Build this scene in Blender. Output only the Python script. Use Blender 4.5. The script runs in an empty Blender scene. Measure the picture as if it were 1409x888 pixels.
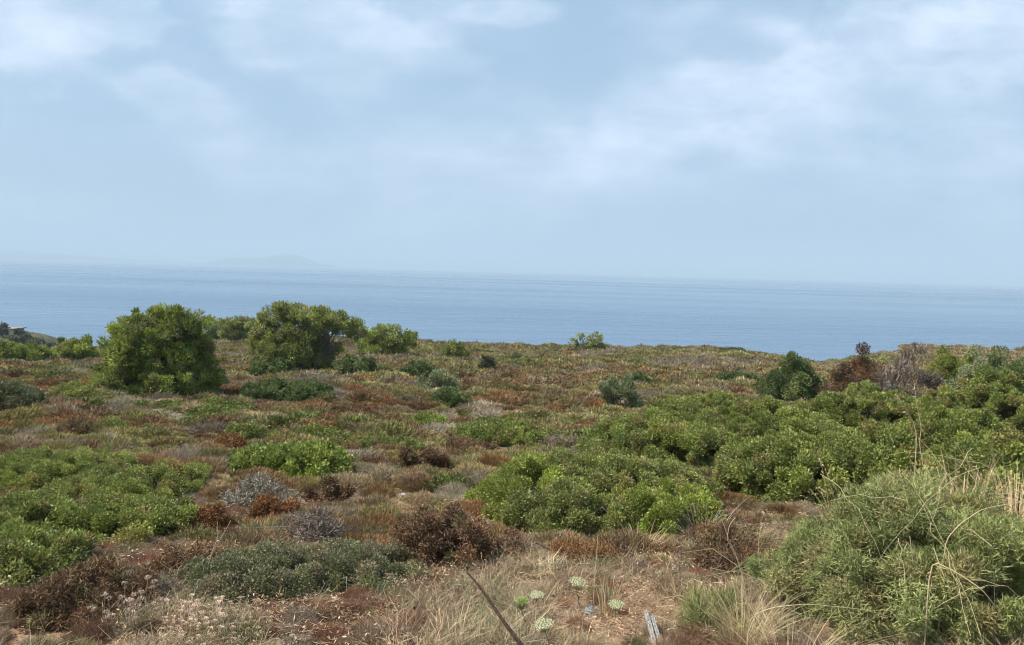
import bpy, math, random
import numpy as np
from mathutils import Vector, Matrix

# ------------------------------------------------------------------ basics
sc = bpy.context.scene
col = sc.collection
EYE = 34.0
FPX = 1017.0
CX, CY = 704.5, 444.0
PITCH = math.radians(4.04)
ROLL = math.radians(1.50)
R = (Matrix.Rotation(math.pi/2 - PITCH, 3, 'X') @ Matrix.Rotation(ROLL, 3, 'Z'))
RI = R.inverted()
RIN = np.array(RI)

def ray(px, py):
    d = R @ Vector(((px-CX)/FPX, -(py-CY)/FPX, -1.0))
    return d / d.y                       # scaled so that y = 1

def project(P):                          # world (n,3) -> design pixels (n,2)
    Q = (P - np.array([0, 0, EYE])) @ RIN.T
    z = -Q[:, 2]
    z = np.where(z < 0.05, 0.05, z)
    return np.stack([CX + FPX*Q[:, 0]/z, CY - FPX*Q[:, 1]/z], 1)

# ------------------------------------------------------------------ noise
def _hash(i, j, seed):
    h = (i*374761393 + j*668265263 + seed*974634777) & 0xffffffff
    h = ((h ^ (h >> 13)) * 1274126177) & 0xffffffff
    h = (h ^ (h >> 16)) & 0xffffffff
    return h / 4294967295.0

def vnoise(x, y, seed=0):
    x = np.asarray(x, float); y = np.asarray(y, float)
    i = np.floor(x).astype(np.int64); j = np.floor(y).astype(np.int64)
    fx = x-i; fy = y-j
    fx = fx*fx*(3-2*fx); fy = fy*fy*(3-2*fy)
    a = _hash(i, j, seed); b = _hash(i+1, j, seed)
    c = _hash(i, j+1, seed); d = _hash(i+1, j+1, seed)
    return a*(1-fx)*(1-fy)+b*fx*(1-fy)+c*(1-fx)*fy+d*fx*fy

def fbm(x, y, seed=0, o=3):
    s = 0; a = 1; t = 0
    for k in range(o):
        s = s+a*vnoise(np.asarray(x)*2**k, np.asarray(y)*2**k, seed+k*17); t += a; a *= .5
    return s/t

def sstep(a, b, x):
    t = np.clip((x-a)/(b-a), 0, 1)
    return t*t*(3-2*t)

# ------------------------------------------------------------------ terrain
_d = [-60, 0, 3.2, 4.5, 6.5, 11, 20, 30, 45, 65, 95]
_z = [1.5, 1.6, 1.62, 1.92, 2.36, 3.0, 4.08, 4.98, 6.2, 7.75, 9.95]
def H(x, y):
    x = np.asarray(x, float); y = np.asarray(y, float)
    drop = np.interp(y, _d, _z)
    # soften the knees
    drop = 0.5*drop + 0.25*np.interp(y-1.2, _d, _z)+0.25*np.interp(y+1.2, _d, _z)
    u = x/np.maximum(y, 8.0)
    dt = np.interp(u, [-1.2, -.62, -.50, -.36, -.2, 0, .3, .43, .47, .54, .7, 1.2],
                   [.05, .022, .013, .000, -.001, 0, .001, .014, .008, -.012, -.012, 0.0])
    drop = drop + np.maximum(y, 0)*dt*sstep(28, 85, y)
    # right bank in the foreground
    drop = drop - .22*sstep(1.0, 2.6, x)*sstep(8, 3.5, y)
    drop = drop + (fbm(x/9+3, y/9, 5)-.5)*.5*sstep(8, 30, y) + (fbm(x/2.2, y/2.2, 9)-.5)*.22*sstep(3, 9, y) + (fbm(x/.6, y/.6, 11)-.5)*.05
    z = EYE-drop
    edge = 96+6*(fbm(x/25, y*0+1.5, 21)-.5)*2
    r = np.sqrt(x*x+y*y)
    fall = sstep(0, 34, y-edge)
    z = z*(1-fall)+(-4.0)*fall
    fall2 = sstep(190, 235, r)
    z = z*(1-fall2)+(-4.0)*fall2
    return z

def Hs(x, y): return float(H(np.array([x]), np.array([y]))[0])

def ground_at(px, py, dmax=140):
    d = ray(px, py)
    prev = 1.5
    t = 1.5
    while t < dmax:
        if EYE+d.z*t < Hs(d.x*t, t):
            a, b = prev, t
            for _ in range(18):
                m = (a+b)/2
                if EYE+d.z*m < Hs(d.x*m, m): b = m
                else: a = m
            return Vector((d.x*b, b, Hs(d.x*b, b)))
        prev = t
        t *= 1.03
    return Vector((d.x*dmax, dmax, Hs(d.x*dmax, dmax)))

# ------------------------------------------------------------------ mesh helpers
def np_mesh(name, V, F, colors=None, smooth=False):
    """V (n,3), F (m,k) with one k; colors (m,3) per face"""
    me = bpy.data.meshes.new(name)
    V = np.ascontiguousarray(V, np.float32); F = np.ascontiguousarray(F, np.int32)
    m, k = F.shape
    me.vertices.add(len(V)); me.vertices.foreach_set('co', V.ravel())
    me.loops.add(m*k); me.loops.foreach_set('vertex_index', F.ravel())
    me.polygons.add(m)
    me.polygons.foreach_set('loop_start', np.arange(0, m*k, k, dtype=np.int32))
    me.polygons.foreach_set('loop_total', np.full(m, k, np.int32))
    if smooth: me.polygons.foreach_set('use_smooth', np.ones(m, bool))
    if colors is not None:
        a = me.attributes.new('tint', 'FLOAT_COLOR', 'FACE')
        c = np.ones((m, 4), np.float32); c[:, :3] = colors
        a.data.foreach_set('color', c.ravel())
    me.update(calc_edges=True)
    return me

def link(name, me, mat, parent=None, loc=None):
    o = bpy.data.objects.new(name, me)
    col.objects.link(o)
    if mat is not None: me.materials.append(mat)
    if parent: o.parent = parent
    if loc is not None: o.location = loc
    return o

def link_existing(me, name, parent):
    o = bpy.data.objects.new(name, me); col.objects.link(o); o.parent = parent
    return o

def tag(o, label=None, cat=None, group=None, kind=None):
    if label: o['label'] = label
    if cat: o['category'] = cat
    if group: o['group'] = group
    if kind: o['kind'] = kind
    return o

def empty(name, loc, label, cat, group=None):
    o = bpy.data.objects.new(name, None); col.objects.link(o)
    o.empty_display_size = .2
    o.location = loc
    return tag(o, label, cat, group)

def norm(a):
    return a/np.maximum(np.linalg.norm(a, axis=-1, keepdims=True), 1e-6)

def ball(rng, n):
    v = norm(rng.normal(size=(n, 3)))
    return v*(rng.random((n, 1))**(1/3))

def leaf_faces(rng, P, D, L, W):
    """diamond leaves; P,D (n,3); L,W (n,)"""
    n = len(P)
    S = norm(np.cross(D, rng.normal(size=(n, 3))))
    L = L[:, None]; W = W[:, None]
    U = np.cross(D, S)
    V = np.stack([P, P+D*L*.45+S*W*.5+U*L*.04, P+D*L, P+D*L*.45-S*W*.5+U*L*.04], 1).reshape(-1, 3)
    F = np.arange(n*4).reshape(n, 4)
    return V, F

def blade_faces(rng, P, D, L, W, bend=0.0, two=False):
    """thin tapering blades made of a quad (or two quads when bent)"""
    n = len(P)
    S = norm(np.cross(D, rng.normal(size=(n, 3))))*W[:, None]*.5
    tip = P+D*L[:, None]
    if not two:
        V = np.stack([P-S, P+S, tip+S*.25, tip-S*.25], 1).reshape(-1, 3)
        return V, np.arange(n*4).reshape(n, 4)
    B = norm(rng.normal(size=(n, 3))*np.array([1, 1, .2])-np.array([0, 0, .35]))
    mid = P+D*L[:, None]*.5
    tip = P+D*L[:, None]*.95+B*(L*bend)[:, None]
    V = np.stack([P-S, P+S, mid+S*.8, mid-S*.8, tip+S*.15, tip-S*.15], 1).reshape(-1, 3)
    i = np.arange(n)[:, None]*6
    F = np.concatenate([i+np.array([0, 1, 2, 3]), i+np.array([3, 2, 4, 5])], 0)
    return V, F

def tubes(paths, radii, seg=5):
    """paths: list of (k,3) arrays; radii: list of (k,) -> V,F quads"""
    Vs, Fs, off = [], [], 0
    ang = np.arange(seg)*2*np.pi/seg
    for p, r in zip(paths, radii):
        p = np.asarray(p, float); k = len(p)
        t = norm(np.gradient(p, axis=0))
        ref = np.array([.31, .17, .93]) if abs(t[0, 2]) < .8 else np.array([1., .2, .1])
        a = norm(np.cross(t, ref)); b = np.cross(t, a)
        ring = p[:, None]+(a[:, None]*np.cos(ang)[None, :, None]+b[:, None]*np.sin(ang)[None, :, None])*np.asarray(r)[:, None, None]
        Vs.append(ring.reshape(-1, 3))
        j = np.arange(seg)
        for i in range(k-1):
            Fs.append(off+np.stack([i*seg+j, i*seg+(j+1) % seg, (i+1)*seg+(j+1) % seg, (i+1)*seg+j], 1))
        Fs.append(off+np.array([[(k-1)*seg+q for q in (0, 1, 2, seg-1)]]))
        off += k*seg
    return np.concatenate(Vs), np.concatenate(Fs)

def curve_path(rng, a, b, k=5, wob=.08, sag=0.0):
    a = np.asarray(a, float); b = np.asarray(b, float)
    t = np.linspace(0, 1, k)[:, None]
    L = np.linalg.norm(b-a)
    p = a+(b-a)*t
    n = rng.normal(size=(k, 3))*wob*L*np.sin(np.pi*t)
    p = p+n
    p[:, 2] += sag*L*np.sin(np.pi*t[:, 0])
    return p

# ------------------------------------------------------------------ materials
def nodes(mat):
    mat.use_nodes = True
    nt = mat.node_tree
    nt.nodes.clear()
    return nt

def leaf_material(name, instanced=False, trans=.25, rough=.6, spec=.25):
    m = bpy.data.materials.new(name); nt = nodes(m); N = nt.nodes; L = nt.links
    out = N.new('ShaderNodeOutputMaterial')
    at = N.new('ShaderNodeAttribute'); at.attribute_name = 'tint'; at.attribute_type = 'GEOMETRY'
    c = at.outputs['Color']
    if instanced:
        ai = N.new('ShaderNodeAttribute'); ai.attribute_name = 'itint'; ai.attribute_type = 'INSTANCER'
        mx = N.new('ShaderNodeMix'); mx.data_type = 'RGBA'; mx.blend_type = 'MULTIPLY'
        mx.inputs[0].default_value = 1
        L.new(c, mx.inputs[6]); L.new(ai.outputs['Color'], mx.inputs[7])
        c = mx.outputs[2]
    b = N.new('ShaderNodeBsdfPrincipled')
    b.inputs['Roughness'].default_value = rough
    b.inputs['Specular IOR Level'].default_value = spec
    L.new(c, b.inputs['Base Color'])
    if trans > 0:
        tr = N.new('ShaderNodeBsdfTranslucent'); L.new(c, tr.inputs['Color'])
        ms = N.new('ShaderNodeMixShader'); ms.inputs[0].default_value = trans
        L.new(b.outputs[0], ms.inputs[1]); L.new(tr.outputs[0], ms.inputs[2])
        L.new(ms.outputs[0], out.inputs[0])
    else:
        L.new(b.outputs[0], out.inputs[0])
    return m

M_leaf = leaf_material('glossy_leaf', rough=.5, spec=.35, trans=.28)
M_needle = leaf_material('pine_needles', rough=.6, spec=.2, trans=.25)
M_dry = leaf_material('dry_twigs', rough=.8, spec=.1, trans=.12)
M_cover = leaf_material('ground_cover', instanced=True, rough=.75, spec=.12, trans=.2)

def noise_mat(name, c1, c2, scale=8, rough=.85, bump=.3, c3=None, stretch=(1, 1, 1)):
    m = bpy.data.materials.new(name); nt = nodes(m); N = nt.nodes; L = nt.links
    out = N.new('ShaderNodeOutputMaterial'); b = N.new('ShaderNodeBsdfPrincipled')
    b.inputs['Roughness'].default_value = rough
    b.inputs['Specular IOR Level'].default_value = .2
    tc = N.new('ShaderNodeTexCoord'); mp = N.new('ShaderNodeMapping'); mp.inputs['Scale'].default_value = stretch
    L.new(tc.outputs['Object'], mp.inputs[0])
    n = N.new('ShaderNodeTexNoise'); n.inputs['Scale'].default_value = scale; n.inputs['Detail'].default_value = 6
    L.new(mp.outputs[0], n.inputs['Vector'])
    cr = N.new('ShaderNodeValToRGB'); e = cr.color_ramp.elements
    e[0].position = .35; e[0].color = (*c1, 1); e[1].position = .65; e[1].color = (*c2, 1)
    if c3: q = e.new(.5); q.color = (*c3, 1)
    L.new(n.outputs[0], cr.inputs[0]); L.new(cr.outputs[0], b.inputs['Base Color'])
    bp = N.new('ShaderNodeBump'); bp.inputs['Strength'].default_value = bump; bp.inputs['Distance'].default_value = .02
    L.new(n.outputs[0], bp.inputs['Height']); L.new(bp.outputs[0], b.inputs['Normal'])
    L.new(b.outputs[0], out.inputs[0])
    return m

M_bark = noise_mat('bark', (.05, .04, .035), (.13, .11, .095), 30, .9, .5)
M_bark_grey = noise_mat('pale_bark', (.14, .125, .11), (.28, .26, .24), 30, .9, .4)
M_stem = noise_mat('green_stem', (.16, .17, .08), (.24, .22, .12), 40, .7, .2)
M_straw = noise_mat('straw_stem', (.42, .33, .19), (.55, .45, .28), 40, .7, .1)
M_rust = noise_mat('rusty_bark', (.022, .012, .010), (.07, .035, .028), 60, .8, .6, stretch=(1, 1, .2))
M_wood = noise_mat('weathered_wood', (.16, .15, .14), (.38, .36, .33), 90, .8, .8, stretch=(1, 1, .06))
M_blue = noise_mat('blue_plastic', (.16, .38, .58), (.50, .70, .85), 60, .35, .2)
M_stone = noise_mat('pale_stone', (.20, .20, .17), (.42, .41, .37), 14, .9, .6)
M_islrock = noise_mat('far_rock', (.045, .055, .06), (.08, .085, .085), .004, 1, 0)
M_wall = noise_mat('house_plaster', (.34, .30, .23), (.42, .37, .29), 1.5, .9, .1)
M_roof = noise_mat('house_roof', (.20, .17, .14), (.26, .22, .18), 3, .9, .1)
M_pane = noise_mat('window_pane', (.03, .04, .05), (.06, .07, .08), 3, .2, 0)

def ground_material():
    m = bpy.data.materials.new('heath_soil'); nt = nodes(m); N = nt.nodes; L = nt.links
    out = N.new('ShaderNodeOutputMaterial'); b = N.new('ShaderNodeBsdfPrincipled')
    b.inputs['Roughness'].default_value = .95; b.inputs['Specular IOR Level'].default_value = .1
    g = N.new('ShaderNodeNewGeometry')
    def noise(s, d=5):
        n = N.new('ShaderNodeTexNoise'); n.inputs['Scale'].default_value = s; n.inputs['Detail'].default_value = d
        n.inputs['Roughness'].default_value = .65
        L.new(g.outputs['Position'], n.inputs['Vector']); return n
    def ramp(src, stops):
        r = N.new('ShaderNodeValToRGB'); e = r.color_ramp.elements
        e[0].position, e[0].color = stops[0][0], (*stops[0][1], 1)
        e[1].position, e[1].color = stops[-1][0], (*stops[-1][1], 1)
        for p, c in stops[1:-1]:
            q = e.new(p); q.color = (*c, 1)
        L.new(src, r.inputs[0]); return r
    def mix(f, a, bb, blend='MIX'):
        x = N.new('ShaderNodeMix'); x.data_type = 'RGBA'; x.blend_type = blend
        if isinstance(f, float): x.inputs[0].default_value = f
        else: L.new(f, x.inputs[0])
        L.new(a, x.inputs[6]); L.new(bb, x.inputs[7]); return x.outputs[2]
    n1 = noise(.35); n2 = noise(2.2); n3 = noise(45, 8); n4 = noise(9, 6)
    soil = ramp(n4.outputs[0], [(.3, (.22, .135, .085)), (.5, (.33, .215, .135)), (.7, (.43, .31, .20))])
    duff = ramp(n2.outputs[0], [(.3, (.09, .075, .055)), (.55, (.14, .115, .08)), (.75, (.17, .15, .11))])
    f = ramp(n1.outputs[0], [(.42, (0, 0, 0)), (.6, (1, 1, 1))])
    # bare soil near the viewpoint verge, duff between the shrubs further out
    sp = N.new('ShaderNodeSeparateXYZ'); L.new(g.outputs['Position'], sp.inputs[0])
    mr = N.new('ShaderNodeMapRange'); mr.inputs[1].default_value = 5; mr.inputs[2].default_value = 10
    mr.inputs[3].default_value = .25; mr.inputs[4].default_value = .85
    L.new(sp.outputs['Y'], mr.inputs[0])
    c = mix(mr.outputs[0], soil.outputs[0], duff.outputs[0])
    pe = N.new('ShaderNodeTexVoronoi'); pe.inputs['Scale'].default_value = 26
    L.new(g.outputs['Position'], pe.inputs['Vector'])
    pr = ramp(pe.outputs['Distance'], [(.10, (1, 1, 1)), (.2, (0, 0, 0))])
    pc = ramp(n4.outputs[0], [(.4, (.25, .2, .15)), (.6, (.48, .4, .31))])
    c = mix(pr.outputs[0], c, pc.outputs[0])
    v = ramp(n3.outputs[0], [(.3, (.6, .6, .6)), (.7, (1.25, 1.22, 1.18))])
    c = mix(1.0, c, v.outputs[0], 'MULTIPLY')
    L.new(c, b.inputs['Base Color'])
    bp = N.new('ShaderNodeBump'); bp.inputs['Strength'].default_value = .8; bp.inputs['Distance'].default_value = .03
    L.new(n3.outputs[0], bp.inputs['Height'])
    L.new(bp.outputs[0], b.inputs['Normal'])
    L.new(b.outputs[0], out.inputs[0])
    return m

def sea_material():
    m = bpy.data.materials.new('sea_water'); nt = nodes(m); N = nt.nodes; L = nt.links
    out = N.new('ShaderNodeOutputMaterial'); b = N.new('ShaderNodeBsdfPrincipled')
    b.inputs['Base Color'].default_value = (.035, .12, .25, 1)
    b.inputs['Roughness'].default_value = .22
    b.inputs['IOR'].default_value = 1.33
    g = N.new('ShaderNodeNewGeometry')
    def layer(scale, rot, st, d):
        mp = N.new('ShaderNodeMapping'); mp.inputs['Rotation'].default_value = (0, 0, math.radians(rot))
        mp.inputs['Scale'].default_value = st
        L.new(g.outputs['Position'], mp.inputs[0])
        n = N.new('ShaderNodeTexNoise'); n.inputs['Scale'].default_value = scale; n.inputs['Detail'].default_value = d
        L.new(mp.outputs[0], n.inputs['Vector']); return n.outputs[0]
    a = layer(.05, -14, (.28, 1, 1), 4)      # long swell lines
    c = layer(.35, 10, (.5, 1, 1), 5)
    add = N.new('ShaderNodeMath'); add.operation = 'MULTIPLY_ADD'
    L.new(a, add.inputs[0]); add.inputs[1].default_value = 5.0; L.new(c, add.inputs[2])
    bp = N.new('ShaderNodeBump'); bp.inputs['Strength'].default_value = 1.0; bp.inputs['Distance'].default_value = 1.0
    L.new(add.outputs[0], bp.inputs['Height']); L.new(bp.outputs[0], b.inputs['Normal'])
    # patches of slightly different water colour (wind and depth)
    e = layer(.004, -8, (.3, 1, 1), 3)
    r = N.new('ShaderNodeValToRGB'); r.color_ramp.elements[0].color = (.06, .115, .185, 1); r.color_ramp.elements[1].color = (.075, .13, .20, 1)
    r.color_ramp.elements[0].position = .4; r.color_ramp.elements[1].position = .6
    L.new(e, r.inputs[0]); L.new(r.outputs[0], b.inputs['Base Color'])
    e2 = layer(.0022, -11, (.22, 1, 1), 5)
    rr = N.new('ShaderNodeMapRange'); rr.inputs[1].default_value = .42; rr.inputs[2].default_value = .6; rr.inputs[3].default_value = .2; rr.inputs[4].default_value = .32
    L.new(e2, rr.inputs[0]); L.new(rr.outputs[0], b.inputs['Roughness'])
    rb = N.new('ShaderNodeMapRange'); rb.inputs[1].default_value = .42; rb.inputs[2].default_value = .6; rb.inputs[3].default_value = .65; rb.inputs[4].default_value = 1.0
    L.new(e2, rb.inputs[0]); L.new(rb.outputs[0], bp.inputs['Strength'])
    L.new(b.outputs[0], out.inputs[0])
    return m

# ------------------------------------------------------------------ setting: ground, sea, hills
rs = np.concatenate([[0.0], np.geomspace(.5, 238, 330)])
front = np.linspace(math.radians(42), math.radians(138), 620)
back = np.linspace(math.radians(138), math.radians(402), 160)[1:-1]
th = np.concatenate([front, back])
nt_ = len(th)
X = rs[:, None]*np.cos(th)[None]; Y = rs[:, None]*np.sin(th)[None]
Z = H(X, Y)
V = np.stack([X, Y, Z], -1).reshape(-1, 3)
i = np.arange(len(rs)-1)[:, None]*nt_; j = np.arange(nt_)[None]; j2 = (j+1) % nt_
F = np.stack([i+j, i+nt_+j, i+nt_+j2, i+j2], -1).reshape(-1, 4)
tag(link('ground', np_mesh('ground', V, F, smooth=True), ground_material()), kind='structure')

S = 30000
k = 24
g1 = np.linspace(-S, S, k+1)
V = np.array([[x, y, 0.0] for y in g1 for x in g1])
F = np.array([[a*(k+1)+b_, a*(k+1)+b_+1, (a+1)*(k+1)+b_+1, (a+1)*(k+1)+b_] for a in range(k) for b_ in range(k)])
tag(link('sea', np_mesh('sea', V, F), sea_material()), kind='structure')

def ridge(name, prof, D, depth, mat, label=None, rough=.12, seed=3, base=-4.0):
    """prof: list of (px, py) skyline points seen at distance D -> a solid hill"""
    px = np.linspace(prof[0][0], prof[-1][0], 90)
    py = np.interp(px, [p[0] for p in prof], [p[1] for p in prof])
    xs = []; zs = []
    for a, b_ in zip(px, py):
        d = ray(a, b_); xs.append(d.x*D); zs.append(EYE+d.z*D)
    xs = np.array(xs); zs = np.array(zs)
    n = 25
    v = np.linspace(-1, 1, n)
    Vv = []
    span = xs[-1]-xs[0]
    for q in v:
        sh = max(0.0, 1-abs(q)**1.8)
        zz = base+(zs-base)*sh
        zz = zz*(1+rough*sh*(1-sh)*4*(fbm(xs/span*14, np.full_like(xs, q*4), seed)-.5))
        Vv.append(np.stack([xs, D+depth*q+0*xs, zz], 1))
    Vv = np.concatenate(Vv)
    mm = 90
    F = np.array([[a*mm+b_, a*mm+b_+1, (a+1)*mm+b_+1, (a+1)*mm+b_] for a in range(n-1) for b_ in range(mm-1)])
    o = link(name, np_mesh(name, Vv, F, smooth=True), mat)
    return tag(o, label=label, kind='structure')

ridge('island_hill', [(300, 366.5), (308, 358), (316, 355), (345, 355.5), (368, 355), (382, 351.5), (395, 349.5), (408, 351), (422, 356), (434, 361), (441, 367)], 11500, 900, M_islrock)
ridge('distant_coast_hill', [(-260, 350), (-120, 338), (-40, 341), (10, 343.5), (45, 346.5), (90, 351), (150, 355), (220, 359), (300, 363.5)], 12500, 1400, M_islrock, seed=8)
ridge('islet_hill', [(441, 368), (447, 364), (455, 364), (463, 366), (470, 369)], 12500, 120, M_islrock, seed=12)
ridge('reef_hill', [(-30, 361), (-14, 358), (-2, 358.3), (5, 359.6), (12, 361.5)], 8500, 120, M_islrock, seed=15)

# ------------------------------------------------------------------ generic foliage
PAL = dict(
    lentisk=[(0.185, 0.225, 0.052), (0.224, 0.265, 0.062), (0.14, 0.181, 0.046), (0.274, 0.308, 0.085), (0.224, 0.194, 0.07)],
    lentisk_dark=[(.095, .135, .042), (.12, .16, .048), (.075, .11, .036), (.145, .185, .058)],
    bright=[(0.178, 0.231, 0.045), (0.216, 0.273, 0.052), (0.14, 0.189, 0.04), (0.248, 0.284, 0.07)],
    brightolive=[(0.224, 0.284, 0.05), (0.277, 0.33, 0.06), (0.251, 0.251, 0.07), (0.185, 0.218, 0.045)],
    olive=[(0.22, 0.248, 0.071), (0.187, 0.218, 0.062), (0.275, 0.291, 0.09), (0.286, 0.254, 0.104), (0.165, 0.193, 0.052)],
    limegreen=[(.20, .235, .045), (.25, .28, .055), (.16, .195, .042), (.22, .205, .075)],
    pine=[(0.213, 0.268, 0.059), (0.259, 0.317, 0.067), (0.157, 0.207, 0.051), (0.315, 0.354, 0.085), (0.224, 0.22, 0.098)],
    pine_dull=[(0.224, 0.264, 0.07), (0.276, 0.314, 0.077), (0.172, 0.212, 0.058), (0.329, 0.352, 0.103), (0.251, 0.241, 0.116)],
    greygreen=[(0.176, 0.209, 0.101), (0.223, 0.257, 0.121), (0.135, 0.169, 0.081), (0.27, 0.284, 0.155)],
    feathery=[(0.225, 0.267, 0.098), (0.281, 0.316, 0.121), (0.168, 0.208, 0.07), (0.349, 0.34, 0.144), (0.337, 0.273, 0.13)],
    darkball=[(.10, .115, .055), (.12, .135, .065), (.08, .09, .045)],
    drymat=[(.20, .20, .10), (.16, .18, .075), (.26, .23, .14), (.30, .24, .15), (.14, .16, .07)],
    rust=[(.20, .115, .065), (.16, .098, .06), (.24, .14, .075), (.14, .09, .058), (.17, .15, .07)],
    orange=[(.30, .145, .058), (.24, .12, .055), (.22, .14, .065)],
    redbrown=[(.19, .085, .045), (.14, .07, .042), (.22, .115, .055), (.12, .085, .045), (.11, .125, .045)],
    grey=[(.26, .235, .205), (.20, .18, .16), (.32, .295, .26), (.17, .14, .12)],
    silver=[(.27, .24, .185), (.21, .185, .145), (.33, .295, .23), (.18, .155, .12)],
    mauve=[(.22, .175, .14), (.18, .14, .115), (.27, .225, .185)],
    straw=[(.48, .37, .21), (.40, .30, .17), (.56, .46, .28), (.34, .24, .14)],
)

def lobe_points(rng, lobes, per_area, inner=.25, bs=.3, shag=.12):
    """clump centres on the lobes' skins (and some inside). lobes: (x,y,z,rx,ry,rz,zfloor)"""
    C, Nn, K = [], [], []
    LB = np.array([l[:6] for l in lobes])
    for li, l in enumerate(lobes):
        x, y, z, rx, ry, rz, zf = l
        area = 4*math.pi*(((rx*ry)**1.6+(rx*rz)**1.6+(ry*rz)**1.6)/3)**(1/1.6)
        n = max(8, int(area*per_area))
        d = norm(rng.normal(size=(n, 3)))
        rad = 1-.13*rng.random((n, 1))**2
        ins = rng.random((n, 1)) < inner
        rad = np.where(ins, .5+.4*rng.random((n, 1)), rad)
        rad = rad+np.where(rng.random((n, 1)) < .16, shag*rng.random((n, 1)), 0)
        rm = (rx*ry*rz)**(1/3)
        K_ = int(np.clip(14*(rm/bs)**2, 10, 90))
        sd = norm(rng.normal(size=(K_, 3)))
        sh = .55+.75*rng.random(K_)
        dots = d @ sd.T
        best = dots.argmax(1); ang = np.arccos(np.clip(dots.max(1), -1, 1))
        ta = (2.0/math.sqrt(K_))*(.65+.7*rng.random(K_))[best]
        q_ = np.clip(ang/ta, 0, 1)
        amp = float(np.clip(bs/rm*.42, .08, .34))
        bump = (1-amp*.7+amp*1.5*np.sqrt(1-q_**2)*sh[best])[:, None]
        p = np.array([x, y, z])+d*rad*bump*np.array([rx, ry, rz])
        keep = p[:, 2] > zf-.02
        # drop what is deep inside another lobe
        for lj in range(len(lobes)):
            if lj == li: continue
            q = (p-LB[lj, :3])/LB[lj, 3:6]
            keep &= (q**2).sum(1) > .52
        nn = norm(d/np.array([rx, ry, rz]))
        C.append(p[keep]); Nn.append(nn[keep])
    return np.concatenate(C), np.concatenate(Nn)

def foliage_mesh(name, rng, C, Nn, cr, k, Lf, Wf, pal, style='leaf', up=.3, tri=.5, spread=.9, colvar=.18, flat=1.0, clumpvar=.16, chaos=.35):
    n = len(C)
    pal = np.array(pal)
    crr = cr*(.6+.8*rng.random(n))
    idx = np.repeat(np.arange(n), k)
    B = ball(rng, n*k)
    B[:, 2] *= flat
    P = C[idx]+B*crr[idx][:, None]
    D = norm(Nn[idx]*tri+B*spread+rng.normal(size=(n*k, 3))*chaos+np.array([0, 0, up]))
    L = Lf*(.6+.8*rng.random(n*k)); W = Wf*(.7+.6*rng.random(n*k))
    if style == 'leaf': Vv, F = leaf_faces(rng, P, D, L, W)
    else: Vv, F = blade_faces(rng, P, D, L, W)
    base = pal[rng.integers(0, len(pal), n)]*(1+clumpvar*rng.normal(size=(n, 1))).clip(.55, 1.6)
    pn = vnoise(C[:, 0]/.55+C[:, 2]*1.3+11, C[:, 1]/.55+C[:, 2]*.9, 5)
    base = base*(.78+.44*pn)[:, None]
    base = base+sstep(.55, .9, pn)[:, None]*base*np.array([.10, .04, -.04])
    own = pal[rng.integers(0, len(pal), n*k)]
    c = (base[idx]*.65+own*.35)*(1+colvar*rng.normal(size=(n*k, 1))).clip(.45, 1.7)
    return np_mesh(name, Vv, F, c)

def stems_mesh(name, rng, C, base, n, r0, spread=.25, seg=4, wob=.07):
    n = min(n, len(C))
    sel = rng.choice(len(C), n, replace=False)
    paths, rad = [], []
    for s in sel:
        b_ = np.array(base)+np.array([rng.normal()*spread, rng.normal()*spread, -.05])
        paths.append(curve_path(rng, b_, C[s], 6, wob, .08)); rad.append(np.linspace(r0, r0*.22, 6))
    Vv, F = tubes(paths, rad, seg)
    return np_mesh(name, Vv, F, smooth=True)

ALL_BUSH = []          # (x,y,a,b) footprints, to keep cover from poking through

def auto_lobes(rng, x0, y0, W, Dp, h, n, root):
    out = []
    pts = [(0, 0)]
    tries = 0
    while len(pts) < n and tries < 4000:
        tries += 1
        a = rng.random()*2*math.pi; r = math.sqrt(rng.random())*.86
        p = (math.cos(a)*r, math.sin(a)*r)
        if all((p[0]-q[0])**2+(p[1]-q[1])**2 > (1.25/n) for q in pts): pts.append(p)
    lr = .78/math.sqrt(max(1, len(pts)))*1.15+.10
    for q, (u, v) in enumerate(pts):
        rho = math.hypot(u, v)
        hh = h*(1-.50*rho**2)*(1 if q == 0 else .78+.26*rng.random())
        rx = W/2*lr*(.85+.35*rng.random()); ry = Dp/2*lr*(.85+.35*rng.random())
        if len(pts) == 1: rx, ry = W/2, Dp/2
        lx = u*(W/2-rx*.75); ly = v*(Dp/2-ry*.75)
        gz = Hs(x0+lx, y0+ly)-root
        out.append((lx, ly, gz+hh*.42, rx, ry, hh*.58, gz))
    return out

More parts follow.
